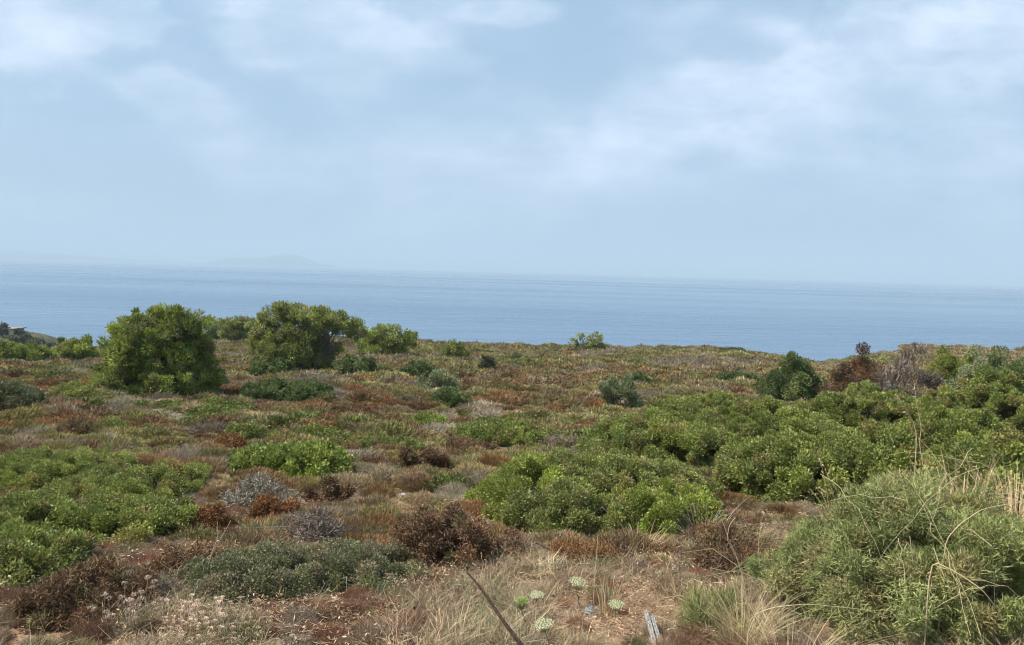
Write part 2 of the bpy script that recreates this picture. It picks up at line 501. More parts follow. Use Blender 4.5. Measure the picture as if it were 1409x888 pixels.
def bush(name, label, cat, kind, l, r_, top, base=None, D=None, depth=None, group=None, lobes_px=None,
         nl=None, style='leaf', leaf=(.045, .024), cover=2.6, cr=None, seed=None, mat=None, h=None,
         stem=True, stem_mat=None, stem_r=.018, nstem=26, inner=.25, up=.3, trunk=None, maxk=220000, spread=.9, clumpvar=.16, lean=0, stem_spread=.25, zf_lift=0.0, bs=None, chaos=.65, shag=.12):
    rng = np.random.default_rng(seed if seed is not None else abs(hash_str(label)) % 100000)
    pc = (l+r_)/2
    if D is None:
        p = ground_at(pc, base)
        w = (r_-l)/FPX*p.y
        dp = depth if depth else w*.8
        D = p.y+dp*.42
    w = (r_-l)/FPX*D
    dp = depth if depth else w*.8
    d = ray(pc, top)
    x0 = d.x*D; root = Hs(x0, D)
    if h is None: h = EYE+d.z*D-root
    h = max(h, .12)
    stem_r = min(stem_r, max(.0018, .014*h))
    R0 = empty(name, (x0, D, root), label, cat, group)
    ALL_BUSH.append((x0, D, w/2, dp/2, h))
    if lobes_px:
        lobes = []
        for (cx, cy, wx, hy, dy) in lobes_px:
            dd = ray(cx, cy); DD = D+dy
            lx = dd.x*DD-x0; lz = EYE+dd.z*DD-root
            rx = wx/2/FPX*DD; rz = hy/2/FPX*DD
            lobes.append((lx, dy, lz, rx, rx*.85 if dp is None else min(rx*.95, dp/2), rz, Hs(x0+lx, DD)-root+.03+zf_lift))
    else:
        if nl is None: nl = int(np.clip(w*dp/(h*h)*1.3+2, 3, 16))
        lobes = auto_lobes(rng, x0, D, w, dp, h, nl, root)
    Lf, Wf = leaf
    Lf = max(Lf, 1.9*D/740); Wf = max(Wf, 1.0*D/740)
    area = sum(4*math.pi*(((q[3]*q[4])**1.6+(q[3]*q[5])**1.6+(q[4]*q[5])**1.6)/3)**(1/1.6) for q in lobes)*.55
    if cr is None: cr = float(np.clip(.12*h+.04, .07, .26))
    total = min(maxk, int(area*cover/(Lf*Wf*.5)))
    per_area = .55/(cr*cr*2.2)
    C, Nn = lobe_points(rng, lobes, per_area, inner, bs if bs else float(np.clip(h*.22, .10, .6)), shag)
    k_ = max(6, total//len(C))
    me = foliage_mesh(name+'_foliage', rng, C, Nn, cr, k_, Lf, Wf, PAL[kind], style, up=up, spread=spread, clumpvar=clumpvar, chaos=chaos)
    link('foliage', me, mat or (M_leaf if style == 'leaf' else M_needle), R0)
    if stem:
        link('branches', stems_mesh('branches', rng, C, (0, 0, 0), nstem, stem_r, spread=stem_spread), stem_mat or M_bark, R0)
    if trunk:
        paths = []; rad = []
        for (bx, tx, ty, tz, rr) in trunk:       # in metres, local
            paths.append(curve_path(rng, (bx, 0, -.15), (tx, ty, tz), 7, .05)); rad.append(np.linspace(rr, rr*.45, 7))
        Vv, F = tubes(paths, rad, 8)
        link('trunk', np_mesh('trunk', Vv, F, smooth=True), stem_mat or M_bark, R0)
    return R0

def hash_str(s):
    h = 7
    for c in s: h = (h*131+ord(c)) % 1000003
    return h

N_ = 'needle'
# ---------- pines
bush('pine_tree', 'large rounded light green pine with a branch jutting out at its upper left', 'pine tree', 'pine',
     130, 305, 425, base=552, depth=3.8, style=N_, leaf=(.10, .020), cover=3.0, cr=.17,
     lobes_px=[(205, 438, 44, 20, 0), (238, 436, 52, 20, .1), (262, 448, 40, 20, .1), (188, 450, 44, 22, -.1), (164, 450, 32, 11, 0), (175, 446, 26, 12, 0), (222, 456, 90, 34, .1),
               (200, 472, 60, 30, -.4), (250, 470, 60, 34, .2), (158, 482, 36, 24, 0), (180, 492, 60, 28, -.5), (278, 478, 30, 22, .2), (155, 506, 46, 30, -.2), (225, 495, 80, 34, -.2),
               (268, 502, 50, 30, .2), (175, 522, 64, 34, -.6), (225, 525, 80, 36, -.5), (270, 530, 56, 30, .1), (292, 538, 34, 22, 0), (284, 518, 40, 28, .1), (148, 525, 30, 22, .3), (228, 500, 100, 60, .8)],
     nstem=55, stem_r=.035, trunk=[(0, .1, .1, 1.5, .13), (.05, -.8, 0, 1.2, .08), (0, .7, .1, 1.3, .08)], up=.55, clumpvar=.26, bs=.3, shag=.3)
bush('pine_tree', 'wind-shaped umbrella pine with dark bare branches under its crown, left of centre', 'pine tree', 'pine_dull',
     345, 500, 420, base=517, depth=4.6, style=N_, leaf=(.11, .024), cover=2.6, cr=.20,
     lobes_px=[(398, 430, 50, 18, 0), (420, 434, 60, 20, .1), (448, 440, 60, 18, .1), (474, 450, 50, 16, .2), (490, 458, 30, 10, .2), (376, 440, 44, 18, -.2), (366, 456, 40, 22, -.3),
               (392, 460, 56, 24, -.6), (420, 458, 60, 26, -.1), (356, 470, 26, 26, .2), (378, 482, 46, 28, -.8), (404, 484, 50, 28, -.9), (430, 478, 44, 22, .4), (372, 500, 36, 20, -.6),
               (400, 503, 50, 20, -.4), (436, 500, 50, 16, .3), (455, 482, 30, 14, .6), (415, 480, 70, 44, .9)],
     nstem=150, stem_r=.035, stem_mat=M_bark_grey, trunk=[(.1, .5, .1, 2.2, .14), (.2, 1.4, .2, 2.4, .09), (0, -.6, 0, 2.0, .1)], up=.6, clumpvar=.26, bs=.35, shag=.3)
bush('pine_tree', 'low bushy pine just right of the umbrella pine on the skyline', 'pine tree', 'pine',
     492, 572, 450, base=494, depth=3.4, style=N_, leaf=(.12, .028), cover=2.8, cr=.32,
     lobes_px=[(530, 464, 56, 26, 0), (510, 472, 36, 22, 0), (553, 470, 34, 20, 0), (530, 482, 60, 22, 0)],
     nstem=40, stem_r=.035, trunk=[(0, .1, 0, 1.4, .09)], up=.6, zf_lift=.25)
bush('pine_tree', 'small rounded pine on the skyline between the two big pines', 'pine tree', 'pine',
     272, 312, 437, base=472, depth=3, style=N_, leaf=(.13, .03), cover=2.8, cr=.34,
     lobes_px=[(290, 448, 34, 20, 0), (282, 458, 26, 20, 0), (300, 460, 28, 20, 0)], nstem=24, stem_r=.04, up=.6)
bush('pine_tree', 'flat-topped pine with grey dead wood beneath, beside the umbrella pine', 'pine tree', 'pine_dull',
     305, 358, 438, base=474, depth=3.4, style=N_, leaf=(.13, .03), cover=2.8, cr=.34,
     lobes_px=[(322, 447, 40, 16, 0), (344, 448, 34, 18, 0), (330, 458, 44, 14, 0)], nstem=50, stem_r=.05, stem_mat=M_bark_grey,
     trunk=[(0, .3, 0, 1.3, .1)], up=.6)
for q, (a, b_, t, lab) in enumerate([(-18, 36, 471, 'young pine at the left edge of the photo in the row below the headland'),
                                     (28, 62, 474, 'second young pine from the left edge, lightest green of its row'),
                                     (56, 88, 475, 'low young pine in the middle of the row below the headland'),
                                     (78, 112, 467, 'tallest dark-based young pine of the row below the headland'),
                                     (102, 136, 470, 'last young pine of the row, nearest the large rounded pine')]):
    bush('pine_tree', lab, 'pine tree', 'pine' if q != 3 else 'pine_dull', a, b_, t, base=500, depth=2.6, style=N_, leaf=(.12, .028), cover=2.6, cr=.26, nl=4,
         nstem=16, stem_r=.03, up=.8, group='young pines in a row on the left')
bush('carob_tree', 'small dark tree with leaning bare trunk cut by the left edge', 'tree', 'darkball', -60, 58, 527, base=576, depth=2.3,
     lobes_px=[(-10, 545, 90, 36, 0), (25, 550, 62, 30, 0), (42, 556, 36, 20, .1)], leaf=(.04, .02), cover=2.2, nstem=30, stem_r=.02,
     trunk=[(-.9, -.3, 0, .55, .05), (-.9, .3, 0, .5, .04)], zf_lift=.3)
bush('windswept_tree', 'lone small tree on the cliff edge, half grey twigs and half yellow-green', 'tree', 'pine_dull', 784, 834, 457, base=486, depth=3.0,
     lobes_px=[(820, 467, 20, 15, 0), (827, 475, 15, 8, .3), (812, 474, 12, 8, -.3), (796, 477, 12, 8, .2), (789, 471, 9, 10, .2), (800, 463, 10, 6, .2)],
     style=N_, leaf=(.10, .04), cover=2.0, cr=.16, nstem=120, stem_r=.035, stem_mat=M_bark_grey, bs=.3, shag=.3, stem_spread=.15,
     trunk=[(0, .1, 0, .9, .14), (.1, .8, 0, 1.1, .08), (-.1, -.7, 0, 1.3, .06), (0, -.4, .1, 1.6, .05), (0, -1.0, 0, 1.5, .05), (0, -1.3, 0, 1.1, .05), (0, -.1, 0, 1.7, .05), (0, -.7, .2, 1.7, .04), (0, .2, .2, 1.5, .05)], up=.5, zf_lift=.15)

# ---------- mid-distance shrubs:  label, kind, l, r, top, base, extra
MID = [
 ('broad dark green lentisk spreading low in front of the umbrella pine', 'lentisk_dark', 318, 468, 524, 558, dict(depth=3.2)),
 ('dark green shrub at the left foot of the umbrella pine', 'lentisk_dark', 338, 412, 498, 523, dict()),
 ('dense dark green round shrub at the right foot of the umbrella pine', 'lentisk_dark', 455, 522, 486, 520, dict(nl=5)),
 ('leafy dark green shrub with a flattened dome, right of the pines', 'lentisk_dark', 547, 608, 498, 521, dict(nl=4)),
 ('bluish grey-green ball shrub rising above dark low leaves', 'greygreen', 575, 646, 512, 545, dict(nl=3, style=N_, leaf=(.06, .02))),
 ('very dark low leaves at the foot of the grey-green ball shrub', 'lentisk_dark', 588, 652, 534, 562, dict(nl=4)),
 ('small very dark ball shrub alone on the heath', 'darkball', 655, 687, 492, 517, dict(nl=2, style=N_, leaf=(.08, .03))),
 ('tiny grey-green ball shrub near the far edge of the heath', 'darkball', 702, 719, 488, 500, dict(nl=2)),
 ('low bright mat of leaves around the tiny ball shrub', 'lentisk', 686, 756, 495, 507, dict()),
 ('pale yellow-green feathery bush on the far slope', 'limegreen', 603, 646, 472, 498, dict(style=N_, leaf=(.1, .03), nl=3)),
 ('tall grey-green upright shrub with willowy shoots, right of centre', 'greygreen', 820, 884, 517, 567, dict(nl=4, style=N_, leaf=(.08, .022), up=1.2, depth=1.3, cover=2.0)),
 ('dark low shrub behind the willowy shrub', 'lentisk_dark', 856, 900, 514, 530, dict()),
 ('yellow-green pine bush to the left of the dark low leaves patch', 'olive', 585, 640, 495, 505, dict(nl=3)),
 ('low green shrub on the far brown slope near the cliff', 'lentisk_dark', 984, 1046, 512, 528, dict()),
 ('tiny dark shrub on the cliff edge right of the lone tree', 'darkball', 980, 1000, 484, 491, dict(nl=2)),
 ('long flat dark shrub along the cliff top', 'darkball', 992, 1034, 480, 487, dict(nl=3)),
 ('rounded leafy tree-like shrub with rich dark green crown', 'lentisk_dark', 1046, 1140, 489, None, dict(D=27, depth=2.3, nl=6, cover=3)),
 ('tall shrub with rust-red leaves on its left flank and green shoots on top', 'redbrown', 1150, 1226, 476, None, dict(D=26, depth=1.8, nl=4, h=1.95, nstem=60)),
 ('low russet shrub leaning against the taller rust-red one', 'rust', 1132, 1185, 506, None, dict(D=24.8, depth=1.3, nl=3, nstem=60)),
 ('bare grey shrub of upright leafless twigs by the thicket', 'mauve', 1206, 1296, 482, None, dict(D=25, depth=1.8, nl=5, style=N_, leaf=(.16, .012), up=.9, chaos=.55, bs=.25, shag=.05, mat='dry', nstem=200, cover=.8, stem_mat='pale', stem_r=.012, stem_spread=.5)),
 ('bright yellow-green rounded bush on the right skyline', 'limegreen', 1280, 1350, 474, None, dict(D=33, depth=2.2, nl=4)),
 ('dark grey-green bush in front of the yellow-green one', 'greygreen', 1312, 1366, 482, None, dict(D=30, depth=1.6, nl=4)),
 ('lowest dark green bush at the right edge below the skyline', 'lentisk_dark', 1362, 1450, 490, None, dict(D=24, depth=2.4, nl=5)),
 ('low green bush between dark grey bush and the thicket', 'lentisk_dark', 1330, 1405, 505, None, dict(D=22, depth=2.0, nl=5)),
 ('bright green creeping shrub in the middle of the heath', 'bright', 308, 504, 614, 662, dict(depth=1.9, leaf=(.05, .03), nl=12)),
 ('wide low green shrub mat in the centre of the heath', 'lentisk', 620, 760, 580, 616, dict(depth=2.2, nl=9)),
 ('small green mat shrub beside the wide central one', 'bright', 548, 622, 572, 594, dict(nl=6)),
 ('flat green mat above the bright creeping shrub', 'lentisk', 310, 378, 586, 610, dict(nl=5, h=.3)),
 ('small leafy green mat left of the sandy patch', 'lentisk', 128, 182, 577, 598, dict(nl=5)),
 ('low bluish green shrub left of the large rounded pine', 'lentisk', 60, 145, 528, 556, dict(nl=6)),
 ('rust-brown round heath shrub in the foreground centre', 'rust', 535, 690, 700, 792, dict(cr=.06, style=N_, leaf=(.04, .008), mat='dry', nl=5, depth=1.0, cover=2.6, nstem=60, stem_r=.006)),
 ('pale green cushion with a smooth domed top among brown heath', 'olive', 492, 545, 600, 617, dict(nl=1, style=N_, leaf=(.05, .014))),
 ('silvery white twiggy shrub at the lower left', 'silver', 118, 232, 782, 840, dict(h=.13, style=N_, leaf=(.05, .006), mat='dry', nl=5, nstem=70, stem_mat='pale', stem_r=.004, cover=1.3)),
 ('silvery grey twiggy shrub beside the bright creeping shrub', 'silver', 295, 425, 650, 706, dict(h=.24, style=N_, leaf=(.06, .008), mat='dry', nl=6, nstem=70, stem_mat='pale', stem_r=.005, cover=1.4)),
 ('mauve-grey leafless shrub left of the foreground centre', 'mauve', 385, 478, 706, 756, dict(style=N_, leaf=(.06, .006), mat='dry', nl=4, nstem=90, stem_mat='pale', stem_r=.004, cover=1.4)),
 ('dull green spreading shrub in the lower left foreground', 'drymat', 240, 450, 764, 845, dict(h=.19, style='leaf', chaos=.9, leaf=(.018, .0065), nl=16, depth=1.0, nstem=60, stem_r=.005)),
 ('dull green shrub with pale twigs right of the lower left spreading one', 'drymat', 400, 585, 764, 825, dict(h=.17, style='leaf', chaos=.9, leaf=(.018, .0065), nl=14, depth=.9, nstem=60, stem_r=.005, stem_mat='pale')),
 ('orange heath tuft between the left thicket and the silvery shrub', 'orange', 215, 268, 648, 676, dict(style=N_, leaf=(.04, .012), mat='dry', nl=3)),
 ('orange-brown heath cushion below the left thicket', 'orange', 262, 330, 694, 740, dict(style=N_, leaf=(.04, .009), mat='dry', nl=4)),
 ('burnt orange heath cushion above the mauve shrub', 'orange', 330, 410, 682, 722, dict(style=N_, leaf=(.04, .009), mat='dry', nl=4)),
 ('rusty heath shrub below the silvery grey one', 'rust', 408, 492, 660, 696, dict(style=N_, leaf=(.04, .01), mat='dry', nl=4)),
 ('reddish brown heath shrub right of the bright creeping shrub', 'rust', 540, 620, 618, 652, dict(style=N_, leaf=(.05, .012), mat='dry', nl=4)),
 ('deep rust heath shrub below the silvery orange tufts', 'rust', 210, 318, 752, 800, dict(style=N_, leaf=(.035, .007), mat='dry', nl=5)),
 ('dark red-brown heath mass in the bottom left corner', 'rust', 35, 175, 800, 880, dict(h=.17, style=N_, leaf=(.035, .007), mat='dry', nl=8, depth=.9)),
 ('brown heath shrub at the bottom edge, left of the dried flower heads', 'rust', 100, 215, 842, 900, dict(D=3.55, depth=.5, h=.16, style=N_, leaf=(.03, .006), mat='dry', nl=6)),
 ('bronze heath shrub between the rust-brown round one and the dark stick', 'rust', 640, 735, 738, 778, dict(style=N_, leaf=(.035, .006), mat='dry', nl=5, cover=1.8)),
 ('ginger heath shrub below the olive front bush', 'orange', 745, 850, 745, 785, dict(style=N_, leaf=(.03, .005), mat='dry', nl=6, cover=1.4, h=.16)),
 ('fox-red heath shrub at the right end of the olive-green bush', 'rust', 965, 1060, 722, 800, dict(style=N_, leaf=(.035, .006), mat='dry', nl=5, depth=.8, cover=1.6, nstem=80, stem_r=.003)),
 ('orange-red heath cushion in the left heath', 'orange', 288, 348, 600, 622, dict(style=N_, leaf=(.05, .012), mat='dry', nl=3)),
 ('long tawny heath cushion above the left thicket', 'rust', 78, 130, 584, 604, dict(style=N_, leaf=(.05, .012), mat='dry', nl=3)),
 ('rust-tinged olive cushion right of the pale domed one', 'olive', 545, 592, 606, 630, dict(style=N_, leaf=(.05, .012), nl=3)),
]
for lab, kind, l, r_, top, base, kw in MID:
    if kw.get('mat') == 'dry':
        kw['mat'] = M_dry; kw.setdefault('chaos', 1.1)
        kw['leaf'] = (kw['leaf'][0]*(.7 if kind != 'mauve' or top > 600 else 1), kw['leaf'][1])
    if kw.get('stem_mat') == 'pale': kw['stem_mat'] = M_bark_grey
    if kind in ('rust', 'orange'): nm = 'heath_shrub'
    elif kind in ('silver', 'mauve'): nm = 'twiggy_shrub'
    else: nm = 'shrub'
    kw.setdefault('nstem', 18)
    bush(nm, lab, 'shrub', kind, l, r_, top, base=base, **kw)

# ---------- right lentisk thicket (several grown-together bushes)
TH = [
 ('large light green bush forming the left front of the right-hand thicket', 'lentisk', 800, 1010, 570, dict(D=12.6, depth=4.2, nl=20)),
 ('broad mid-green bush in the middle of the right-hand thicket', 'lentisk', 940, 1190, 556, dict(D=14.5, depth=4.4, nl=22)),
 ('low front bush of the thicket above the pale rock', 'lentisk', 985, 1180, 605, dict(D=9.3, depth=2.6, nl=17)),
 ('rear left bush of the thicket just below the round dark shrub', 'lentisk', 880, 1110, 543, dict(D=18.5, depth=4.5, nl=13)),
 ('rear bush of the thicket below the rust-red shrub', 'lentisk', 1090, 1290, 530, dict(D=18.5, depth=3.8, nl=12)),
 ('tall dark bush of the thicket at the right below the skyline bushes', 'lentisk', 1270, 1470, 508, dict(D=16, depth=3.4, nl=12)),
 ('domed bush with deep shade behind it, right part of the thicket', 'lentisk', 1200, 1420, 566, dict(D=11.2, depth=3.0, nl=17)),
 ('dark leafy bush of the thicket behind the grey-green feathery bush', 'lentisk', 1110, 1300, 590, dict(D=8.9, depth=2.2, nl=11)),
 ('rightmost bush of the thicket, behind the golden grass', 'lentisk', 1290, 1480, 600, dict(D=7.6, depth=1.9, nl=9)),
]
for lab, kind, l, r_, top, kw in TH:
    bush('lentisk_bush', lab, 'bush', kind, l, r_, top, group='bushes grown together in the right-hand thicket', cover=3.4, maxk=420000, cr=.11, leaf=(.036, .020), chaos=.6, clumpvar=.2, bs=.14, shag=.07, nstem=60, stem_r=.015, **kw)

# ---------- central foreground bush
CB = [
 ('bright green left flank of the foreground bush group, beside the rust shrub', 'brightolive', 636, 830, 636, dict(D=7.3, depth=1.8, nl=9)),
 ('olive-coloured tallest bush at the centre of the foreground group', 'olive', 700, 925, 617, dict(D=8.0, depth=2.1, nl=11)),
 ('dull olive front bush of the foreground group above the dry grass', 'olive', 690, 880, 668, dict(D=6.5, depth=1.3, nl=9)),
 ('yellow-green right-hand bush of the foreground group', 'brightolive', 835, 1012, 662, dict(D=6.6, depth=1.4, nl=9)),
 ('olive bush between the centre and the yellow-green right-hand one', 'olive', 860, 985, 636, dict(D=8.2, depth=1.5, nl=7)),
]
for lab, kind, l, r_, top, kw in CB:
    bush('evergreen_bush', lab, 'bush', kind, l, r_, top, group='evergreen bushes in the centre foreground', cover=3.0, maxk=300000, cr=.075, leaf=(.024, .012), clumpvar=.24, bs=.09, shag=.07, nstem=70, stem_r=.008, stem_mat=M_bark_grey, **kw)

# ---------- left green thicket
LT = [
 ('large green bush of the left thicket touching the left edge', 'lentisk', -70, 160, 628, dict(D=8.4, depth=2.8, nl=12)),
 ('green bush at the right end of the left thicket', 'lentisk', 95, 280, 650, dict(D=7.9, depth=2.2, nl=11)),
 ('front green bush of the left thicket', 'lentisk', 60, 268, 685, dict(D=5.6, depth=1.3, nl=10)),
 ('green bush at the left edge between the largest and the lowest one', 'lentisk', -60, 140, 685, dict(D=5.4, depth=1.4, nl=10)),
 ('bluish green lowest bush at the left edge above the rust heath', 'lentisk', -60, 115, 735, dict(D=4.25, depth=1.0, nl=8)),
]
for lab, kind, l, r_, top, kw in LT:
    bush('lentisk_bush', lab, 'bush', kind, l, r_, top, group='bushes of the left thicket', cover=3.0, maxk=330000, cr=.07, leaf=(.022, .012), clumpvar=.2, bs=.11, shag=.06, nstem=60, stem_r=.009, **kw)

# ---------- feathery bush, bottom right
bush('feathery_bush', 'large grey-green feathery bush filling the bottom right corner', 'bush', 'feathery', 1050, 1480, 668, D=3.55, depth=1.5, nl=16,
     style=N_, leaf=(.030, .0024), cover=1.9, cr=.07, maxk=700000, nstem=420, stem_r=.0022, stem_spread=.35, stem_mat=M_stem, seed=5, inner=.35, chaos=.95, spread=.7, up=.2, bs=.10, clumpvar=.12, shag=.08)
bush('feathery_bush', 'small grey-green grassy bush left of the large feathery one', 'bush', 'feathery', 915, 1040, 822, D=3.6, depth=.5, nl=5,
     style=N_, leaf=(.06, .003), cover=1.0, cr=.06, nstem=50, stem_r=.0018, stem_mat=M_straw, up=1.0)

rng = np.random.default_rng(77)
fb = [o for o in sc.objects if o.get('label', '').startswith('large grey-green feathery')][0]
paths, rad = [], []
for q in range(20):
    d = norm(rng.normal(size=(1, 3)))[0]; d[2] = abs(d[2])*.9+.1; d[1] = -abs(d[1])
    c0 = np.array([d[0]*.62, d[1]*.70, .1+d[2]*.62]); t_ = norm(rng.normal(size=(1, 3)))[0]; t_ = norm((t_-d*np.dot(t_, d)*.8)[None])[0]
    L_ = .2+.5*rng.random()
    paths.append(curve_path(rng, c0-t_*L_/2, c0+t_*L_/2, 9, .018, .12)); rad.append(np.linspace(.0013, .0005, 9))
Vv, F = tubes(paths, rad, 4)
o = link('dead_stems', np_mesh('dead_stems', Vv, F, smooth=True), M_straw, fb); o['kind'] = 'stuff'

# ------------------------------------------------------------------ ground cover prototypes (referenced by geometry nodes)
def cushion(name, seed, n, Lf, Wf, style='blade', h=.62, hollow=.55, up=.35, jit=.3):
    rng = np.random.default_rng(seed)
    d = norm(rng.normal(size=(n, 3))); d[:, 2] = np.abs(d[:, 2])
    ph = rng.random(6)*6
    lump = 1+.16*np.sin(d[:, 0]*4+ph[0])*np.sin(d[:, 1]*4+ph[1])+.10*np.sin(d[:, 0]*9+ph[2])*np.sin(d[:, 1]*8+ph[3])
    rad = (hollow+(1-hollow)*rng.random(n)**.6)*lump
    P = d*rad[:, None]*np.array([1, 1, h])
    D = norm(d*np.array([1, 1, 1.0])+rng.normal(size=(n, 3))*jit+np.array([0, 0, up]))
    L = Lf*(.5+rng.random(n)); W = Wf*(.6+.8*rng.random(n))
    if style == 'leaf': Vv, F = leaf_faces(rng, P, D, L, W)
    else: Vv, F = blade_faces(rng, P-D*L[:, None]*.5, D, L, W)
    c = np.ones((n, 3))*(1+.28*rng.normal(size=(n, 1))).clip(.4, 1.9)
    c *= 1+.10*rng.normal(size=(n, 3))
    # a small share of off-colour tips
    m = rng.random(n) < .10
    c[m] = c[m]*np.array([1.35, 1.25, 1.1])
    me = np_mesh(name, Vv, F, c.clip(.1, 3)); me.materials.append(M_cover)
    return bpy.data.objects.new(name, me)

def tuft(name, seed, n, Lf, Wf, lean=.45, bend=.35, rad=.35):
    rng = np.random.default_rng(seed)
    a = rng.random(n)*6.283; r = rad*np.sqrt(rng.random(n))
    P = np.stack([np.cos(a)*r, np.sin(a)*r, np.zeros(n)-.02], 1)
    D = norm(np.stack([np.cos(a)*lean*rng.random(n)+rng.normal(size=n)*.22, np.sin(a)*lean*rng.random(n)+rng.normal(size=n)*.22, np.ones(n)], 1))
    L = Lf*(.35+.75*rng.random(n)); W = Wf*(.6+.8*rng.random(n))
    Vv, F = blade_faces(rng, P, D, L, W, bend, True)
    c = np.ones((n, 3))*(1+.22*rng.normal(size=(n, 1))).clip(.4, 1.7)
    c = np.concatenate([c, c])
    me = np_mesh(name, Vv, F, c); me.materials.append(M_cover)
    return bpy.data.objects.new(name, me)

def litter(name, seed, n):
    rng = np.random.default_rng(seed)
    a = rng.random(n)*6.283; r = np.sqrt(rng.random(n))
    P = np.stack([np.cos(a)*r, np.sin(a)*r, .005+.05*rng.random(n)**2], 1)
    D = norm(np.stack([rng.normal(size=n), rng.normal(size=n), rng.normal(size=n)*.22], 1))
    L = .16*(.3+rng.random(n)); W = .009*(.5+rng.random(n))
    q = rng.random(n) < .25
    L[q] *= .4; W[q] *= 4
    Vv, F = leaf_faces(rng, P, D, L, W)
    c = np.ones((n, 3))*(1+.3*rng.normal(size=(n, 1))).clip(.3, 1.8)
    me = np_mesh(name, Vv, F, c); me.materials.append(M_cover)
    return bpy.data.objects.new(name, me)

def seedhead_patch(name, seed, n):
    """dry flat-topped everlasting flower heads on thin stalks"""
    rng = np.random.default_rng(seed)
    Vs, Fs, Cs, off = [], [], [], 0
    for q in range(n):
        a = rng.random()*6.283; r = math.sqrt(rng.random())
        x, y = math.cos(a)*r, math.sin(a)*r; hh = .5+.5*rng.random()
        x2, y2 = x*1.15+rng.normal()*.06, y*1.15+rng.normal()*.06
        Vv, F = tubes([np.array([[x, y, 0], [(x+x2)/2+.02, (y+y2)/2, hh*.5], [x2, y2, hh]])], [np.array([.010, .008, .008])], 3)
        Vs.append(Vv); Fs.append(F+off); Cs.append(np.ones((len(F), 3))*.8); off += len(Vv)
        m = 26
        aa = rng.random(m)*6.283; rr = .07*np.sqrt(rng.random(m))
        P = np.stack([x2+np.cos(aa)*rr, y2+np.sin(aa)*rr, hh+.01*rng.random(m)], 1)
        D = norm(np.stack([np.cos(aa), np.sin(aa), .6+rng.random(m)], 1))
        Vv, F = leaf_faces(rng, P, D, np.full(m, .05), np.full(m, .035))
        Vs.append(Vv); Fs.append(F+off); Cs.append(np.ones((m, 3))*(1.2+.2*rng.normal(size=(m, 1)))); off += len(Vv)
    me = np_mesh(name, np.concatenate(Vs), np.concatenate(Fs), np.concatenate(Cs).clip(.3, 2)); me.materials.append(M_cover)
    return bpy.data.objects.new(name, me)

def scatter(name, label, cat, P, rot, scl, pid, tint, protos):
    me = bpy.data.meshes.new(name)
    n = len(P)
    me.vertices.add(n); me.vertices.foreach_set('co', np.ascontiguousarray(P, np.float32).ravel())
    a = me.attributes.new('rot', 'FLOAT_VECTOR', 'POINT'); a.data.foreach_set('vector', np.ascontiguousarray(rot, np.float32).ravel())
    a = me.attributes.new('scl', 'FLOAT_VECTOR', 'POINT'); a.data.foreach_set('vector', np.ascontiguousarray(scl, np.float32).ravel())
    a = me.attributes.new('pid', 'INT', 'POINT'); a.data.foreach_set('value', np.ascontiguousarray(pid, np.int32))
    a = me.attributes.new('itint', 'FLOAT_COLOR', 'POINT')
    c = np.ones((n, 4), np.float32); c[:, :3] = tint; a.data.foreach_set('color', c.ravel())
    o = link(name, me, None)
    tag(o, label, cat, kind='stuff')
    ng = bpy.data.node_groups.new(name, 'GeometryNodeTree')
    ng.interface.new_socket('Geometry', in_out='INPUT', socket_type='NodeSocketGeometry')
    ng.interface.new_socket('Geometry', in_out='OUTPUT', socket_type='NodeSocketGeometry')
    N = ng.nodes; L = ng.links
    gi = N.new('NodeGroupInput'); go = N.new('NodeGroupOutput')
    iop = N.new('GeometryNodeInstanceOnPoints'); iop.inputs['Pick Instance'].default_value = True
    jn = N.new('GeometryNodeJoinGeometry')
    for p in reversed(protos):
        oi = N.new('GeometryNodeObjectInfo'); oi.inputs['Object'].default_value = p; oi.inputs['As Instance'].default_value = True
        L.new(oi.outputs['Geometry'], jn.inputs[0])
    def attr(nm, t):
        q = N.new('GeometryNodeInputNamedAttribute'); q.data_type = t; q.inputs[0].default_value = nm; return q.outputs[0]
    L.new(gi.outputs[0], iop.inputs['Points']); L.new(jn.outputs[0], iop.inputs['Instance'])
    L.new(attr('pid', 'INT'), iop.inputs['Instance Index'])
    L.new(attr('rot', 'FLOAT_VECTOR'), iop.inputs['Rotation']); L.new(attr('scl', 'FLOAT_VECTOR'), iop.inputs['Scale'])
    L.new(iop.outputs[0], go.inputs[0])
    md = o.modifiers.new('scatter', 'NODES'); md.node_group = ng
    return o

# ------------------------------------------------------------------ cover layout
rng = np.random.default_rng(42)
def band(d0, d1, s):
    n = int(.5*2.1*(d1*d1-d0*d0)/(s*s))
    y = np.sqrt(rng.random(n)*(d1*d1-d0*d0)+d0*d0)
    u = (rng.random(n)*2-1)*1.05
    return u*y, y
xs, ys, ss = [], [], []
for d0, d1, s, sz in [(4.2, 5.2, .20, .12), (5.2, 8, .19, .18), (8, 14, .29, .24), (14, 24, .42, .34), (24, 45, .55, .46), (45, 75, .74, .62), (75, 104, .9, .8)]:
    a, b_ = band(d0, d1, s); xs.append(a); ys.append(b_); ss.append(np.full(len(a), sz))
x = np.concatenate(xs); y = np.concatenate(ys); s = np.concatenate(ss)
z = H(x, y)
keep = z > 14
for (bx, by, ba, bb, bh) in ALL_BUSH:
    sh_ = np.where(y < 14, .09, 0.0)
    keep &= ((x-bx)/(ba+sh_*.4))**2+((y-by+sh_)/(bb+sh_))**2 > .72
x, y, z, s = x[keep], y[keep], z[keep], s[keep]
px = project(np.stack([x, y, z], 1))
n = len(x)
